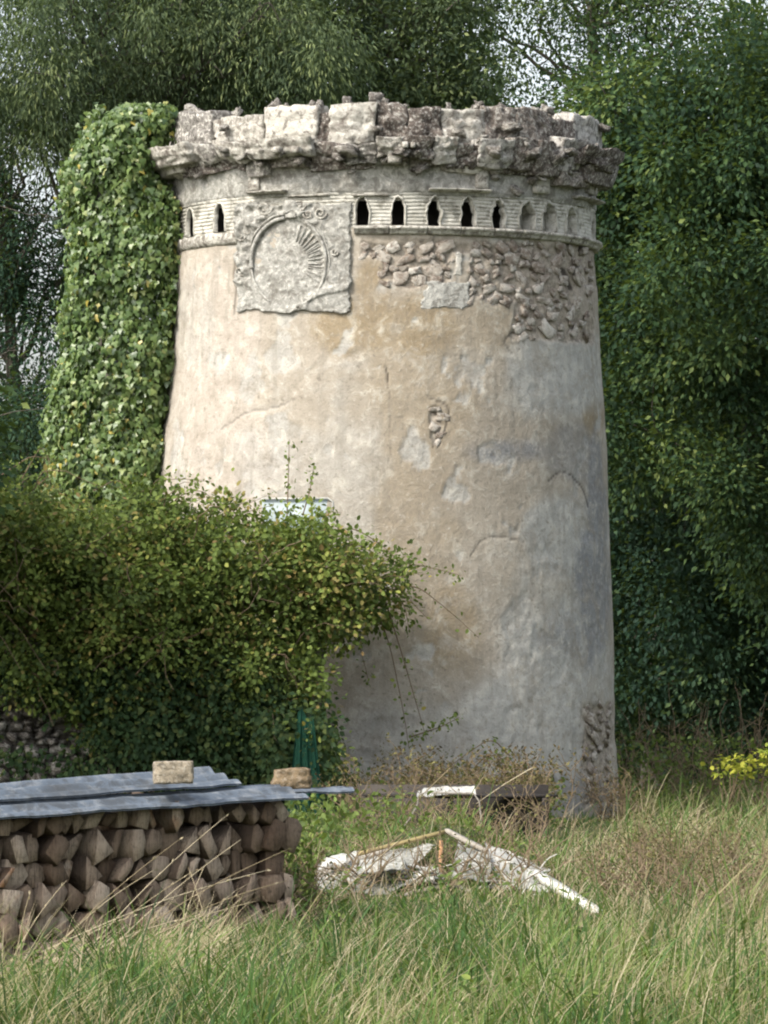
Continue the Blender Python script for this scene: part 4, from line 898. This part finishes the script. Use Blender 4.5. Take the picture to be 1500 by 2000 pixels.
# roof sheets
def sheet(name, c00, c10, c11, c01, mat, nw, amp, label, seed, th=.012, group=None, cat='roof sheet', nu=60, nv=24, tat=0.0):
    c00, c10, c11, c01 = [np.asarray(q, float) for q in (c00, c10, c11, c01)]
    U, Vv = np.meshgrid(np.linspace(0, 1, nu), np.linspace(0, 1, nv), indexing='ij'); u = U.ravel()[:, None]; v = Vv.ravel()[:, None]
    p = (c00 * (1 - u) + c10 * u) * (1 - v) + (c01 * (1 - u) + c11 * u) * v
    nrm = unit(np.cross(c10 - c00, c01 - c00)); nrm = nrm if nrm[2] > 0 else -nrm
    h = amp * np.sin(v[:, 0] * nw * 2 * np.pi) + fbm(p * 2.5 + seed, 3) * .016 + fbm(p * 9 + seed, 3) * .004 + tat * fbm(p * 6 + seed, 3)
    e = (np.abs(v[:, 0] - .5) > .499); p = p + (fbm(p * 7 + seed, 2) * .02 * e)[:, None] * unit(c01 - c00)
    top = p + nrm * h[:, None]; bot = top - nrm * th; n = nu * nv
    g_ = grid_faces(nu, nv); b_ = [i * nv for i in range(nu)]
    loop = [i * nv for i in range(nu)] + [(nu - 1) * nv + k for k in range(1, nv)] + [i * nv + nv - 1 for i in range(nu - 2, -1, -1)] + [k for k in range(nv - 2, 0, -1)]
    sd_ = [(loop[i], loop[(i + 1) % len(loop)], loop[(i + 1) % len(loop)] + n, loop[i] + n) for i in range(len(loop))]
    mb = MB(); mb.add(np.vstack([top, bot]), np.vstack([g_, g_[:, ::-1] + n, np.array(sd_)])); oo = (c00 + c11) / 2
    return put(name, mb, mat, None, True, origin=oo, label=label, cat=cat, group=group)
def PP(s, o, z): q = PA + pu * s + pn * o; return np.array([q[0], q[1], z])
sheet('roof_sheet', PP(-.1, .16, .745), PP(PL + .03, .16, .865), PP(PL + .02, -.14, .945), PP(-.1, -.14, .83), M['sheet'], 2.0, .013, 'front grey corrugated roof sheet with a pale edge over the woodpile', 1, group='grey roof sheets over the woodpile')
sheet('roof_sheet', PP(-.1, -.10, .845), PP(PL - .32, -.10, .95), PP(PL - .3, -.5, 1.05), PP(-.1, -.5, .905), M['sheet'], 2.5, .016, 'rear grey corrugated roof sheet lying higher, under the two stones', 2, group='grey roof sheets over the woodpile')
sheet('roof_sheet', P(480, 1549, 33.2), P(692, 1545, 34.6), P(690, 1537, 34.9), P(478, 1537, 33.5), M['sheet'], 1.0, .006, 'narrow grey strip jutting out past the right end of the woodpile', 3, group='grey roof sheets over the woodpile')
def rock(name, c, s, seed, mat, label, cat='stone', rot=0, sq=.8, n=6, amp=.12):
    v, f = rocklike(n, seed, amp, sq); v = v * np.array(s) / 2 * .95; ca, sa = math.cos(rot), math.sin(rot); v = v @ np.array([[ca, sa, 0], [-sa, ca, 0], [0, 0, 1]])
    v = v + fbm(v * 25 + seed, 3)[:, None] * .006
    mb = MB(); mb.add(v + np.asarray(c, float), f); return put(name, mb, mat, None, False, origin=np.asarray(c, float) - (0, 0, s[2] / 2), label=label, cat=cat)
M['blockstone'] = m_stone('tan_block_stone', (.26, .22, .16), (.34, .29, .215), (.42, .37, .28), .3, (.10, .085, .06), 3)
M['brownstone'] = m_stone('brown_block_stone', (.16, .115, .065), (.22, .16, .095), (.28, .21, .13), .2, (.06, .05, .03), 3)
rock('weight_stone', P(338, 1508, 32.3), (.25, .2, .145), 14, M['blockstone'], 'tan squared stone weighing down the roof sheet in the middle', rot=.15, sq=.86, amp=.11, n=12)
rock('weight_stone', P(569, 1521, 33.4), (.26, .2, .135), 5, M['brownstone'], 'brown tapered stone on the right end of the roof sheets', rot=.1, sq=.74, amp=.12, n=12)
# green net
def drape(name, pts_top, pts_bot, d, mat, label, cat, seed, nu=60, nv=20, wav=.025):
    a = np.linspace(0, 1, nu); tx = np.interp(a, np.linspace(0, 1, len(pts_top)), [q[0] for q in pts_top]); ty = np.interp(a, np.linspace(0, 1, len(pts_top)), [q[1] for q in pts_top])
    bx = np.interp(a, np.linspace(0, 1, len(pts_bot)), [q[0] for q in pts_bot]); by = np.interp(a, np.linspace(0, 1, len(pts_bot)), [q[1] for q in pts_bot])
    V = []
    for i in range(nu):
        for k in range(nv):
            v = k / (nv - 1); q = P(tx[i] + (bx[i] - tx[i]) * v, ty[i] + (by[i] - ty[i]) * v, d); q[1] += wav * (math.sin(a[i] * 19 + v * 2) + .6 * math.sin(a[i] * 43 - v * 3)) * (.2 + v); V.append(q)
    V = np.array(V); mb = MB(); mb.add(V, grid_faces(nu, nv)); mb.add(V + (0, .006, 0), grid_faces(nu, nv)[:, ::-1])
    return put(name, mb, mat, None, True, origin=V.mean(0) * (1, 1, 0), label=label, cat=cat)
drape('garden_net', [(581, 1392), (590, 1384), (600, 1402), (612, 1398)], [(556, 1640), (600, 1650), (640, 1640)], 55.8, M['net'], 'green garden net hanging in folds behind the right end of the woodpile', 'net', 1)

# ------------------------------------------------------------------ low dark shelter, scraps
sh = empty('low_shelter', P(880, 1650, 53), 'low dark board shelter at the tower foot behind the scrap heap', 'shelter')
mb = MB(); beam(mb, P(690, 1552, 53), P(1078, 1556, 53.5), .45, .03, .3, .01, 10); put('top_board', mb, M['darkboard'], sh)
for x in (700, 880, 1065):
    for dy in (-.15, .15):
        mb = MB(); q = P(x, 1555, 53); beam(mb, (q[0], q[1] + dy, -.1), (q[0], q[1] + dy, q[2] - .02), .06, .06, .4); put('post', mb, M['darkboard'], sh)
mb = MB(); q = P(885, 1600, 53.5); box(mb, (q[0], q[1] + .15, .22), (2.0, .03, .62)); put('shade_backing', mb, M['darkboard'], sh)  # near-black panel added in place of the shade beneath the top board
sheet('plastic_scrap', P(812, 1553, 52.5), P(930, 1553, 52.5), P(925, 1538, 53.2), P(830, 1538, 53.2), M['plastic'], .5, .03, 'crumpled white plastic scrap lying on the low shelter top', 11, .004, cat='plastic sheet', nu=26, nv=12, tat=.05)
mb = MB(); tube(mb, [P(a, b, 44) for a, b in ((745, 1665), (775, 1630), (800, 1600), (816, 1570), (818, 1552), (830, 1548), (925, 1550), (936, 1565), (940, 1600), (941, 1650), (940, 1700))], .008, 6)
put('wire_hoop', mb, M['greywood'], None, True, origin=P(840, 1700, 44) * (1, 1, 0), label='thin pale bent wire hoop standing behind the scrap heap', cat='hoop')
SD = 38.0
def pl(name, a, b, wd, hg, mat, label, d0=SD, d1=SD, wob=.0, rnd=.5, cat='plank'):
    A_, B_ = P(*a, d0), P(*b, d1); mb = MB(); beam(mb, A_, B_, wd, hg, rnd, wob); return put(name, mb, mat, None, origin=(A_ + B_) / 2, label=label, cat=cat)
pl('plank', (700, 1668), (872, 1624), .03, .03, M['yellowwood'], 'mossy yellow-brown plank forming the peak of the scrap heap', 38, 38.3)
pl('plank', (872, 1622), (962, 1668), .05, .03, M['greywood'], 'grey board running down right from the peak', 38.3, 38)
pl('plank', (1040, 1702), (1168, 1783), .075, .05, M['paintwood'], 'white painted board sticking out at the lower right of the heap', 38, 35.0)
pl('plank', (985, 1768), (1092, 1738), .03, .02, M['paintwood'], 'thin pale batten lying low under the white board', 37, 37.2, .01)
pl('plank', (728, 1722), (800, 1712), .05, .02, M['greywood'], 'short grey board in the hollow of the heap', 37.4, 37.4)
pl('plank', (752, 1752), (905, 1732), .035, .03, M['greywood'], 'knobbly grey branch lying across the front of the heap', 37, 37.2, .02, cat='branch')
pl('plank', (895, 1728), (1010, 1790), .03, .02, M['greywood'], 'slim grey lath sloping down right below the white sheet', 37.2, 36.6, .01, cat='lath')
pl('plank', (862, 1640), (858, 1760), .03, .03, M['orange'], 'upright rusty brown stake under the peak', 37.8, 37.6, .01, cat='stake')
pl('plank', (630, 1706), (760, 1660), .035, .03, M['greywood'], 'bleached pole above the folded white cover on the left', 37.9, 38, .01, cat='pole')
sheet('plastic_sheet', P(946, 1640, 38.2), P(1075, 1700, 38.0), P(1052, 1722, 37.4), P(962, 1738, 37.3), M['plastic'], .6, .03, 'large torn white plastic sheet on the right side of the scrap heap', 21, .004, cat='plastic sheet', nu=40, nv=24, tat=.06)
sheet('plastic_sheet', P(612, 1712, 37.8), P(748, 1712, 37.9), P(755, 1664, 38.4), P(640, 1676, 38.3), M['greywood'], .6, .03, 'pale grey folded cover at the left end of the scrap heap', 22, .004, cat='cover', nu=30, nv=20, tat=.05)
sheet('plastic_sheet', P(622, 1702, 37.6), P(676, 1694, 37.6), P(678, 1668, 37.9), P(640, 1674, 37.9), M['plastic'], .5, .02, 'small whitish plastic flap on the folded cover at the far left', 23, .004, cat='plastic sheet', nu=20, nv=14, tat=.04)
sheet('plastic_sheet', P(1030, 1738, 37.2), P(1084, 1742, 37.0), P(1086, 1728, 37.6), P(1036, 1722, 37.8), M['plastic'], .5, .02, 'small white plastic piece under the upper end of the white board', 24, .004, cat='plastic sheet', nu=20, nv=14, tat=.04)
for q_, (a, b, c_, d_, lb) in enumerate([((612, 1736), (770, 1752), (858, 1636), (690, 1660), 'big grey crumpled sheet over the left slope of the heap'), ((700, 1712), (792, 1690), (780, 1662), (712, 1668), 'grey crumpled sheet between the left cover and the peak'), ((760, 1735), (860, 1712), (850, 1690), (770, 1700), 'dirty grey sheet sagging in the hollow of the heap'), ((880, 1712), (958, 1722), (955, 1650), (896, 1636), 'narrow pale sheet hanging below the grey board'), ((962, 1765), (1040, 1752), (1036, 1738), (970, 1742), 'dirty white strip at the foot of the large sheet'), ((640, 1738), (720, 1742), (716, 1722), (652, 1716), 'dull grey flap at the lower left of the scrap heap')]):
    sheet('plastic_sheet', P(*a, 37.2), P(*b, 37.2), P(*c_, 38.2), P(*d_, 38.2), M['dirtyplastic'], .7, .03, lb, 40 + q_, .004, cat='plastic sheet', nu=34, nv=22, tat=.05)
mb = MB()
for a in (((728, 1720), (745, 1700), (800, 1690), (850, 1700), (870, 1720)), ((728, 1720), (745, 1738), (800, 1742), (850, 1730), (880, 1715))): tube(mb, [P(x, y, 37.6) for x, y in a], .012, 6)
put('bucket_rim', mb, M['plastic'], None, True, origin=P(790, 1740, 37.6), label='bent whitish metal hoop lying in the hollow of the scrap heap', cat='hoop')
rock('brick_lump', P(852, 1774, 36.8), (.09, .09, .13), 9, m_simple('pink_brick', (.40, .24, .18), (.56, .38, .29), 12), 'small pinkish brick fragment in the grass before the heap', 'brick', .3)

r = np.random.default_rng(33); sk_ = 'crooked grey|thin brown|forked bleached|long dark|short pale|knotty grey|slender tan|bent brown|peeling white|mossy green'.split('|')
pos_ = ['by the left cover', 'left of the bent hoop', 'inside the hollow left of the stake', 'beside the rusty stake', 'right of the stake', 'under the grey board', 'at the left edge of the large white sheet', 'in front of the large white sheet', 'under the white board', 'beside the end of the white board']
for k in range(20):
    xa = 640 + k % 10 * 44 + r.uniform(-12, 12); ya = r.uniform(1690, 1762) - 25 * (k >= 10); L_ = r.uniform(40, 110); an = r.uniform(-.9, .9)
    A_ = P(xa - L_ / 2 * math.cos(an), ya - L_ / 2 * math.sin(an), 37.3 + r.uniform(-.3, .4)); B_ = P(xa + L_ / 2 * math.cos(an), ya + L_ / 2 * math.sin(an), 37.3 + r.uniform(-.3, .4))
    mb = MB(); pth = wander(A_, B_, 9, .06, k + 60); tube(mb, pth, np.linspace(.014, .006, 9) * r.uniform(.6, 1.2), 5); 
    for _ in range(2): j_ = r.integers(3, 8); e_ = pth[j_] + (r.normal(0, .12), r.normal(0, .05), r.uniform(0, .12)); tube(mb, wander(pth[j_], e_, 4, .03, k), np.linspace(.006, .003, 4), 4)
    put('stick', mb, (M['greywood'], M['cane'], M['greywood'], M['cane'], M['paintwood'])[k % 5], None, True, origin=(A_ + B_) / 2, label=f"{('thin grey', 'slim brown', 'bleached', 'dark brown', 'whitish')[k % 5]} {'upper' if k >= 10 else 'lower'} stick in scrap heap, {pos_[k % 10]}", cat='stick')


# ------------------------------------------------------------------ grass, weeds
def blades(mb, x, y, h, wd, lean, azi, rn, curl=.5, zb=None):
    N = len(x); z0 = gz(x, y) if zb is None else zb; base = np.c_[x, y, z0]
    d = np.c_[np.cos(azi), np.sin(azi), np.zeros(N)]; side = np.c_[-np.sin(azi + .6), np.cos(azi + .6), np.zeros(N)]
    side = unit(side + np.array([.7, 0, 0]) * np.sign(side[:, :1])); V = []
    for t, k in ((0, 1.), (.4, .9), (.78, .6), (1., 0.)):
        off = d * (lean * h * (t * (1 - curl) + curl * t * t))[:, None]; zz = h * t * np.sqrt(np.clip(1 - (lean * t * .6) ** 2, .15, 1))
        c = base + off; c[:, 2] += zz
        if k > 0: V += [c - side * (wd * k / 2)[:, None], c + side * (wd * k / 2)[:, None]]
        else: V.append(c)
    V = np.stack(V, 1).reshape(-1, 3); f = np.array([(0, 1, 3, 2), (2, 3, 5, 4)]); ft = np.array([(4, 5, 6)]); o7 = (np.arange(N) * 7)[:, None, None]
    mb.addm(V, [(f[None] + o7).reshape(-1, 4), (ft[None] + o7).reshape(-1, 3)], np.repeat(rn, 7))
r = np.random.default_rng(90)
def scatter_xy(n, d0, d1, m=.3):
    # density falls with distance so that cover looks even
    u = r.random(n); d = 1 / (1 / d0 + u * (1 / d1 - 1 / d0)) ; x = r.uniform(-.5, .5, n) * (1500 / FPX + .02) * d * 1.5 + 0; return x, d
n = 122000; x, y = scatter_xy(n, 21.5, 74)
nt_ = 6800; tx_, ty_ = scatter_xy(nt_, 21.5, 74); kt = r.integers(0, nt_, n); intuft = r.random(n) < .55; ang = r.uniform(-np.pi, np.pi, n); rad_ = np.abs(r.normal(0, .05, n)) * (ty_[kt] / 30) ** .5
x = np.where(intuft, tx_[kt] + rad_ * np.cos(ang), x); y = np.where(intuft, ty_[kt] + rad_ * np.sin(ang), y); tsz = r.uniform(.6, 1.55, nt_)[kt]; tdry = (r.random(nt_) ** 2 - .3)[kt]; ttone = r.normal(0, .16, nt_)[kt]
okk = ~((np.hypot(x - cx(0.), y - TY) < 2.95))
pr = (x - PA[0]) * pu[0] + (y - PA[1]) * pu[1]; pq = (x - PA[0]) * pn[0] + (y - PA[1]) * pn[1]; okk &= ~((pq < .05) & (pq > -.6) & (pr < PL))
x, y, pq, pr, intuft, ang, tsz, tdry, ttone = [q[okk] for q in (x, y, pq, pr, intuft, ang, tsz, tdry, ttone)]; n = len(x)
pxx = 750 + x / y * FPX; pyy = HOR + EYE / y * FPX
dry = .40 + .30 * fbm(np.c_[x * .9, y * .35, x * 0], 3) + .22 * np.exp(-(((pxx - 1340) / 130) ** 2 + ((pyy - 1720) / 45) ** 2)) + .16 * sstep(1900, 1620, pyy) + .12 * sstep(1150, 1450, pxx) - .30 * np.exp(-(((pxx - 880) / 330) ** 2 + ((pyy - 1890) / 80) ** 2)) + .12 * sstep(400, 100, pxx)
dry = dry + np.where(intuft, tdry * .6, 0) + .30 * fbm(np.c_[x * 2.1, y * .8, x * 0 + 90], 3) - .04; isdry = r.random(n) < np.clip(dry, .05, .85)
rn = np.where(isdry, r.uniform(.62, 1, n), np.clip(r.normal(.30, .10, n) + np.where(intuft, ttone, 0) + .30 * fbm(np.c_[x * .8, y * .4, x * 0 + 60], 3), 0, .6))
h = r.gamma(3, .042, n) * np.where(isdry, 1.1, .95) * (1 + .5 * fbm(np.c_[x * 1.4, y * .8, x * 0 + 3], 2)); h = h * np.where((pxx > 1215) & (y > 38), 1.5, 1) * np.where((pxx > 880) & (pxx < 1215) & (y > 42), .45, 1) * np.where((pxx < 240) & (y > 26.5) & (y < 32), .5, 1); h = h * np.where(intuft, tsz * 1.2, .75); h = np.clip(h, .04, .46)
nearp = sstep(1.8, .2, np.abs(pq)) * (pr < PL + .2); h = h * (1 - .45 * nearp)
h = h * np.where((pxx > 580) & (pxx < 1200) & (y > 32.6) & (y < 38.0), .38, 1)
azi = np.where(intuft, ang + r.normal(0, .5, n), r.uniform(-np.pi, np.pi, n)); lean = np.abs(r.normal(.65, .5, n)) + np.where(isdry, .35, 0); tuft = fbm(np.c_[x * 2.2, y * 1.1, x * 0 + 8], 3); h = h * (1 + .9 * tuft); mb = MB()
blades(mb, x, y, h, np.where(isdry, .005, .010) * r.uniform(.7, 1.3, n) * (y / 30) ** .5, lean, azi, rn)
put('grass', mb, M['grass'], kind='stuff', label='rough mixed green and straw-coloured meadow grass', cat='grass')
# tall straw stalks, many leaning right across the woodpile
n = 4300; x, y = scatter_xy(n, 22, 66); mb = MB(); azi = np.where(r.random(n) < .5, r.normal(.15, .7, n), r.uniform(-3.1, 3.1, n)); okk = (np.hypot(x - cx(0.), y - TY) > 2.9); pxs = 750 + x / y * FPX; x, y, azi, pxs = x[okk], y[okk], azi[okk], pxs[okk]; n = len(x)
pq = (x - PA[0]) * pn[0] + (y - PA[1]) * pn[1]; k_ = (pq > .1) | (pq < -.7) | (pxs > 600); x, y, azi, pxs = x[k_], y[k_], azi[k_], pxs[k_]; n = len(x)
hh = r.uniform(.2, .5, n) * np.where(pxs < 600, .8, 1) * np.where((pxs > 560) & (pxs < 1180) & (y > 31) & (y < 40), .5, 1)
blades(mb, x, y, hh, np.full(n, .0034) * (y / 30) ** .6, np.abs(r.normal(.75, .5, n)), azi, r.random(n), .6)
ns = 230; sx_ = r.uniform(-20, 430, ns); sy_ = 1900 - sx_ * .12 + r.uniform(-40, 40, ns); dS = r.uniform(26.5, 30.5, ns); xx_ = (sx_ - 750) * dS / FPX
blades(mb, xx_, dS, r.uniform(.25, .62, ns), np.full(ns, .0036), np.abs(r.normal(1.0, .4, ns)), r.normal(.1, .45, ns), r.random(ns), .5)
ns = 260; sx_ = r.uniform(600, 1130, ns); dS = r.uniform(35.5, 38.6, ns); xx_ = (sx_ - 750) * dS / FPX
blades(mb, xx_, dS, r.uniform(.15, .45, ns), np.full(ns, .0042), np.abs(r.normal(.8, .5, ns)), r.uniform(-3, 3, ns), r.random(ns), .5)
ns = 900; sx_ = r.uniform(1120, 1540, ns); dS = r.uniform(30, 46, ns); xx_ = (sx_ - 750) * dS / FPX
blades(mb, xx_, dS, r.uniform(.2, .42, ns), np.full(ns, .0042), np.abs(r.normal(.9, .5, ns)), r.uniform(-3, 3, ns), r.random(ns), .5)
hero = [((60, 1900), (350, 1640)), ((90, 1870), (300, 1700)), ((150, 1880), (440, 1595)), ((30, 1880), (60, 1740)), ((230, 1850), (560, 1660)), ((280, 1840), (560, 1720)), ((120, 1890), (420, 1780)), ((60, 1930), (330, 1800)), ((340, 1870), (400, 1690)), ((420, 1880), (370, 1700)), ((880, 1500), (700, 1680)), ((560, 1850), (780, 1640)), ((100, 1880), (260, 1790)), ((10, 1900), (130, 1720)), ((200, 1880), (500, 1760)), ((1420, 1640), (1500, 1780)), ((1040, 1500), (930, 1570)), ((680, 1720), (730, 1860)), ((80, 1860), (520, 1700)), ((130, 1900), (380, 1700)), ((170, 1900), (470, 1640))]
for q, (a, b) in enumerate(hero):
    d_ = 28.5 if a[0] < 600 and b[0] < 600 else (50 if a[1] < 1700 else 33)
    A_, B_ = P(*a, d_), P(*b, d_ + r.uniform(-.1, .3)); t = np.linspace(0, 1, 12)[:, None]; pth = A_ + (B_ - A_) * t; pth[:, 2] += (.04 if d_ < 30 else .015) * np.sin(np.pi * t[:, 0])
    tube(mb, pth, np.linspace(.0038, .0018, 12) * d_ / 30, 4, r.uniform(.3, 1))
    nl = 7; kk = r.integers(5, 12, nl); leafset(mb, T_RH, pth[kk], unit((B_ - A_)[None] + r.normal(size=(nl, 3)) * .3 * np.linalg.norm(B_ - A_)), unit(r.normal(size=(nl, 3))), np.full(nl, .03), r.random(nl), .5)
put('dry_stalks', mb, M['straw'], kind='stuff', label='long bleached grass stalks leaning to the right', cat='dry grass')
# dead weed stems and brown scrub on the right and at the tower foot
mb = MB(); lf = MB(); n = 0
def weed(px, d, hgt, seed, nb=7, leafy=10, mat=None, spread=.18, lsz=.03):
    q = P(px, HOR, d); b = np.array([q[0], d, float(gz(np.array([q[0]]), np.array([d]))[0]) - .05]); t = b + (r.normal(0, spread), r.normal(0, .1), hgt); p = wander(b, t, 9, .12, seed); tube(mb, p, np.linspace(.008, .003, 9), 4, cap=False)
    for k in range(nb):
        a = p[r.integers(3, 9)]; e = a + (r.normal(0, .14), r.normal(0, .1), r.uniform(.05, .28)); tube(mb, wander(a, e, 4, .05, seed + k), np.linspace(.005, .002, 4), 4, cap=False)
        if leafy:
            ps = e + r.normal(size=(leafy, 3)) * .045; leafset(lf, T_RH, ps, unit(r.normal(size=(leafy, 3)) + (0, 0, -.3)), unit(r.normal(size=(leafy, 3))), lsz * r.uniform(.6, 1.5, leafy), r.random(leafy), .9)
for q in range(60): weed(r.uniform(1215, 1540), r.uniform(63.5, 67), r.uniform(.6, 1.45), q, 6, 5)
for q in range(70): weed(r.uniform(800, 1060), r.uniform(56.5, 58.6), r.uniform(.25, .7), 100 + q, 6, 9, lsz=.045)
for q in range(45): weed(r.uniform(680, 1060), r.uniform(46, 52), r.uniform(.2, .6), 200 + q, 6, 5)
for q in range(26): weed(r.uniform(1150, 1230), r.uniform(59.5, 61), r.uniform(.2, .6), 260 + q, 5, 6)
for q in range(75): weed(r.uniform(1210, 1480), r.uniform(34, 41), r.uniform(.18, .38), 300 + q, 7, 8, lsz=.022)
for q in range(60): weed(r.uniform(690, 1090), r.uniform(54, 58), r.uniform(.35, .8), 400 + q, 7, 7, lsz=.04)
for q in range(34): weed(r.uniform(640, 1090), r.uniform(36.4, 38.2), r.uniform(.15, .4), 500 + q, 4, 3, lsz=.025)
for q in range(16): weed(r.uniform(558, 600), r.uniform(32.8, 35), r.uniform(.2, .5), 560 + q, 5, 4, lsz=.03)
put('dead_weeds', mb, M['cane'], None, False, kind='stuff', label='tangled dead brown weed stems at the tower foot and wood edge', cat='weeds')
put('dead_weed_leaves', lf, M['l_red'], None, False, kind='stuff', label='withered brown leaves on the dead weeds', cat='weeds')
mb = MB(); n = 5200
pxw = r.choice([0, 1, 2], n, p=[.35, .4, .25]); xx = np.where(pxw == 0, r.uniform(560, 800, n), np.where(pxw == 1, r.uniform(1200, 1560, n), r.uniform(780, 1100, n))); dw = np.where(pxw == 0, r.uniform(40, 55, n), np.where(pxw == 1, r.uniform(62, 67, n), r.uniform(56, 58.5, n)))
zz = r.uniform(0, 1, n) ** 1.4 * np.where(pxw == 1, .9, .5); pos = np.c_[(xx - 750) * dw / FPX, dw, zz]; pos += r.normal(size=(n, 3)) * .03
leafset(mb, T_OV, pos, unit(r.normal(size=(n, 3)) + (0, 0, .4)), unit(r.normal(size=(n, 3)) + (0, -.3, .8)), .06 * r.uniform(.5, 1.4, n), np.clip(r.normal(.35, .2, n), 0, .9), 1.1)
n = 2600; k3 = r.random(n) < .5; dw = np.where(k3, r.uniform(33.2, 36.5, n), r.uniform(37.2, 38.8, n)); xx = np.where(k3, r.uniform(560, 612, n), r.uniform(640, 1030, n)); xw = (xx - 750) * dw / FPX
pos = np.c_[xw, dw, gz(xw, dw) + r.uniform(0, 1, n) ** 1.3 * np.where(k3, .5, .16)]
leafset(mb, T_OV, pos, unit(r.normal(size=(n, 3)) + (0, 0, .3)), unit(r.normal(size=(n, 3)) + (0, -.3, .8)), .045 * r.uniform(.5, 1.4, n), np.clip(r.normal(.4, .25, n), 0, .97), .9)
nk = 170; wx, wy = scatter_xy(nk, 22.5, 45); per_ = 16; wx = np.repeat(wx, per_); wy = np.repeat(wy, per_); n = len(wx); an = r.uniform(0, 6.28, n); rad_ = r.uniform(.01, .07, n)
pos = np.c_[wx + rad_ * np.cos(an), wy + rad_ * np.sin(an), gz(wx, wy) + r.uniform(.05, .26, n)]
leafset(mb, T_OV, pos, unit(np.c_[np.cos(an), np.sin(an), r.uniform(-.1, .9, n)]), unit(np.c_[r.normal(0, .3, n), r.normal(-.3, .3, n), np.ones(n)]), .062 * r.uniform(.5, 1.4, n), np.clip(r.normal(.35, .2, n), 0, .95), .8)
put('undergrowth', mb, M['l_bramble'], kind='stuff', label='low broad-leaved green weeds in the meadow and round the tower foot', cat='undergrowth')
# yellow shrub
for (x_, y_, hh_, nl, lab) in ((1415, 1495, .52, 60, 'small bright yellow-leaved shrub at the wood edge, left of its pair'), (1492, 1500, .6, 70, 'bright yellow-leaved shrub cut by the right edge of the picture')):
    d_ = 60.; b = P(x_, 1600, d_); b[2] = 0; ys_ = empty('yellow_shrub', b, lab, 'shrub', 'yellow-leaved shrubs')
    st = MB(); tipc = P(x_, y_, d_); cs = []
    for k in range(9):
        e = tipc + np.array([r.normal(0, .16), r.normal(0, .12), r.normal(.02, .09)]); tube(st, wander(b, e, 7, .08, k + x_), np.linspace(.01, .003, 7), 4); cs.append(e)
    put('stem', st, M['cane'], ys_)
    b_ = MB(); tv, tf = T_OV; b_.add(tv, tf, .6); lme = b_.mesh('leaf', M['l_yellow'])
    b2 = MB(); b2.add(tv, tf, .1); lme2 = b2.mesh('leaf', M['l_yellow'])
    for k in range(nl * 2):
        e = cs[k % 9] + r.normal(size=3) * (.10, .08, .05); s_ = r.uniform(.045, .095); inst('leaf', lme if k % 3 else lme2, ys_, e, (r.uniform(-1.2, .3), r.uniform(-.6, .6), r.uniform(0, 6.28)), (s_ * 1.3, s_, s_))
print('logs', tot, 'stones', len(pts), 'wall stones', cnt)
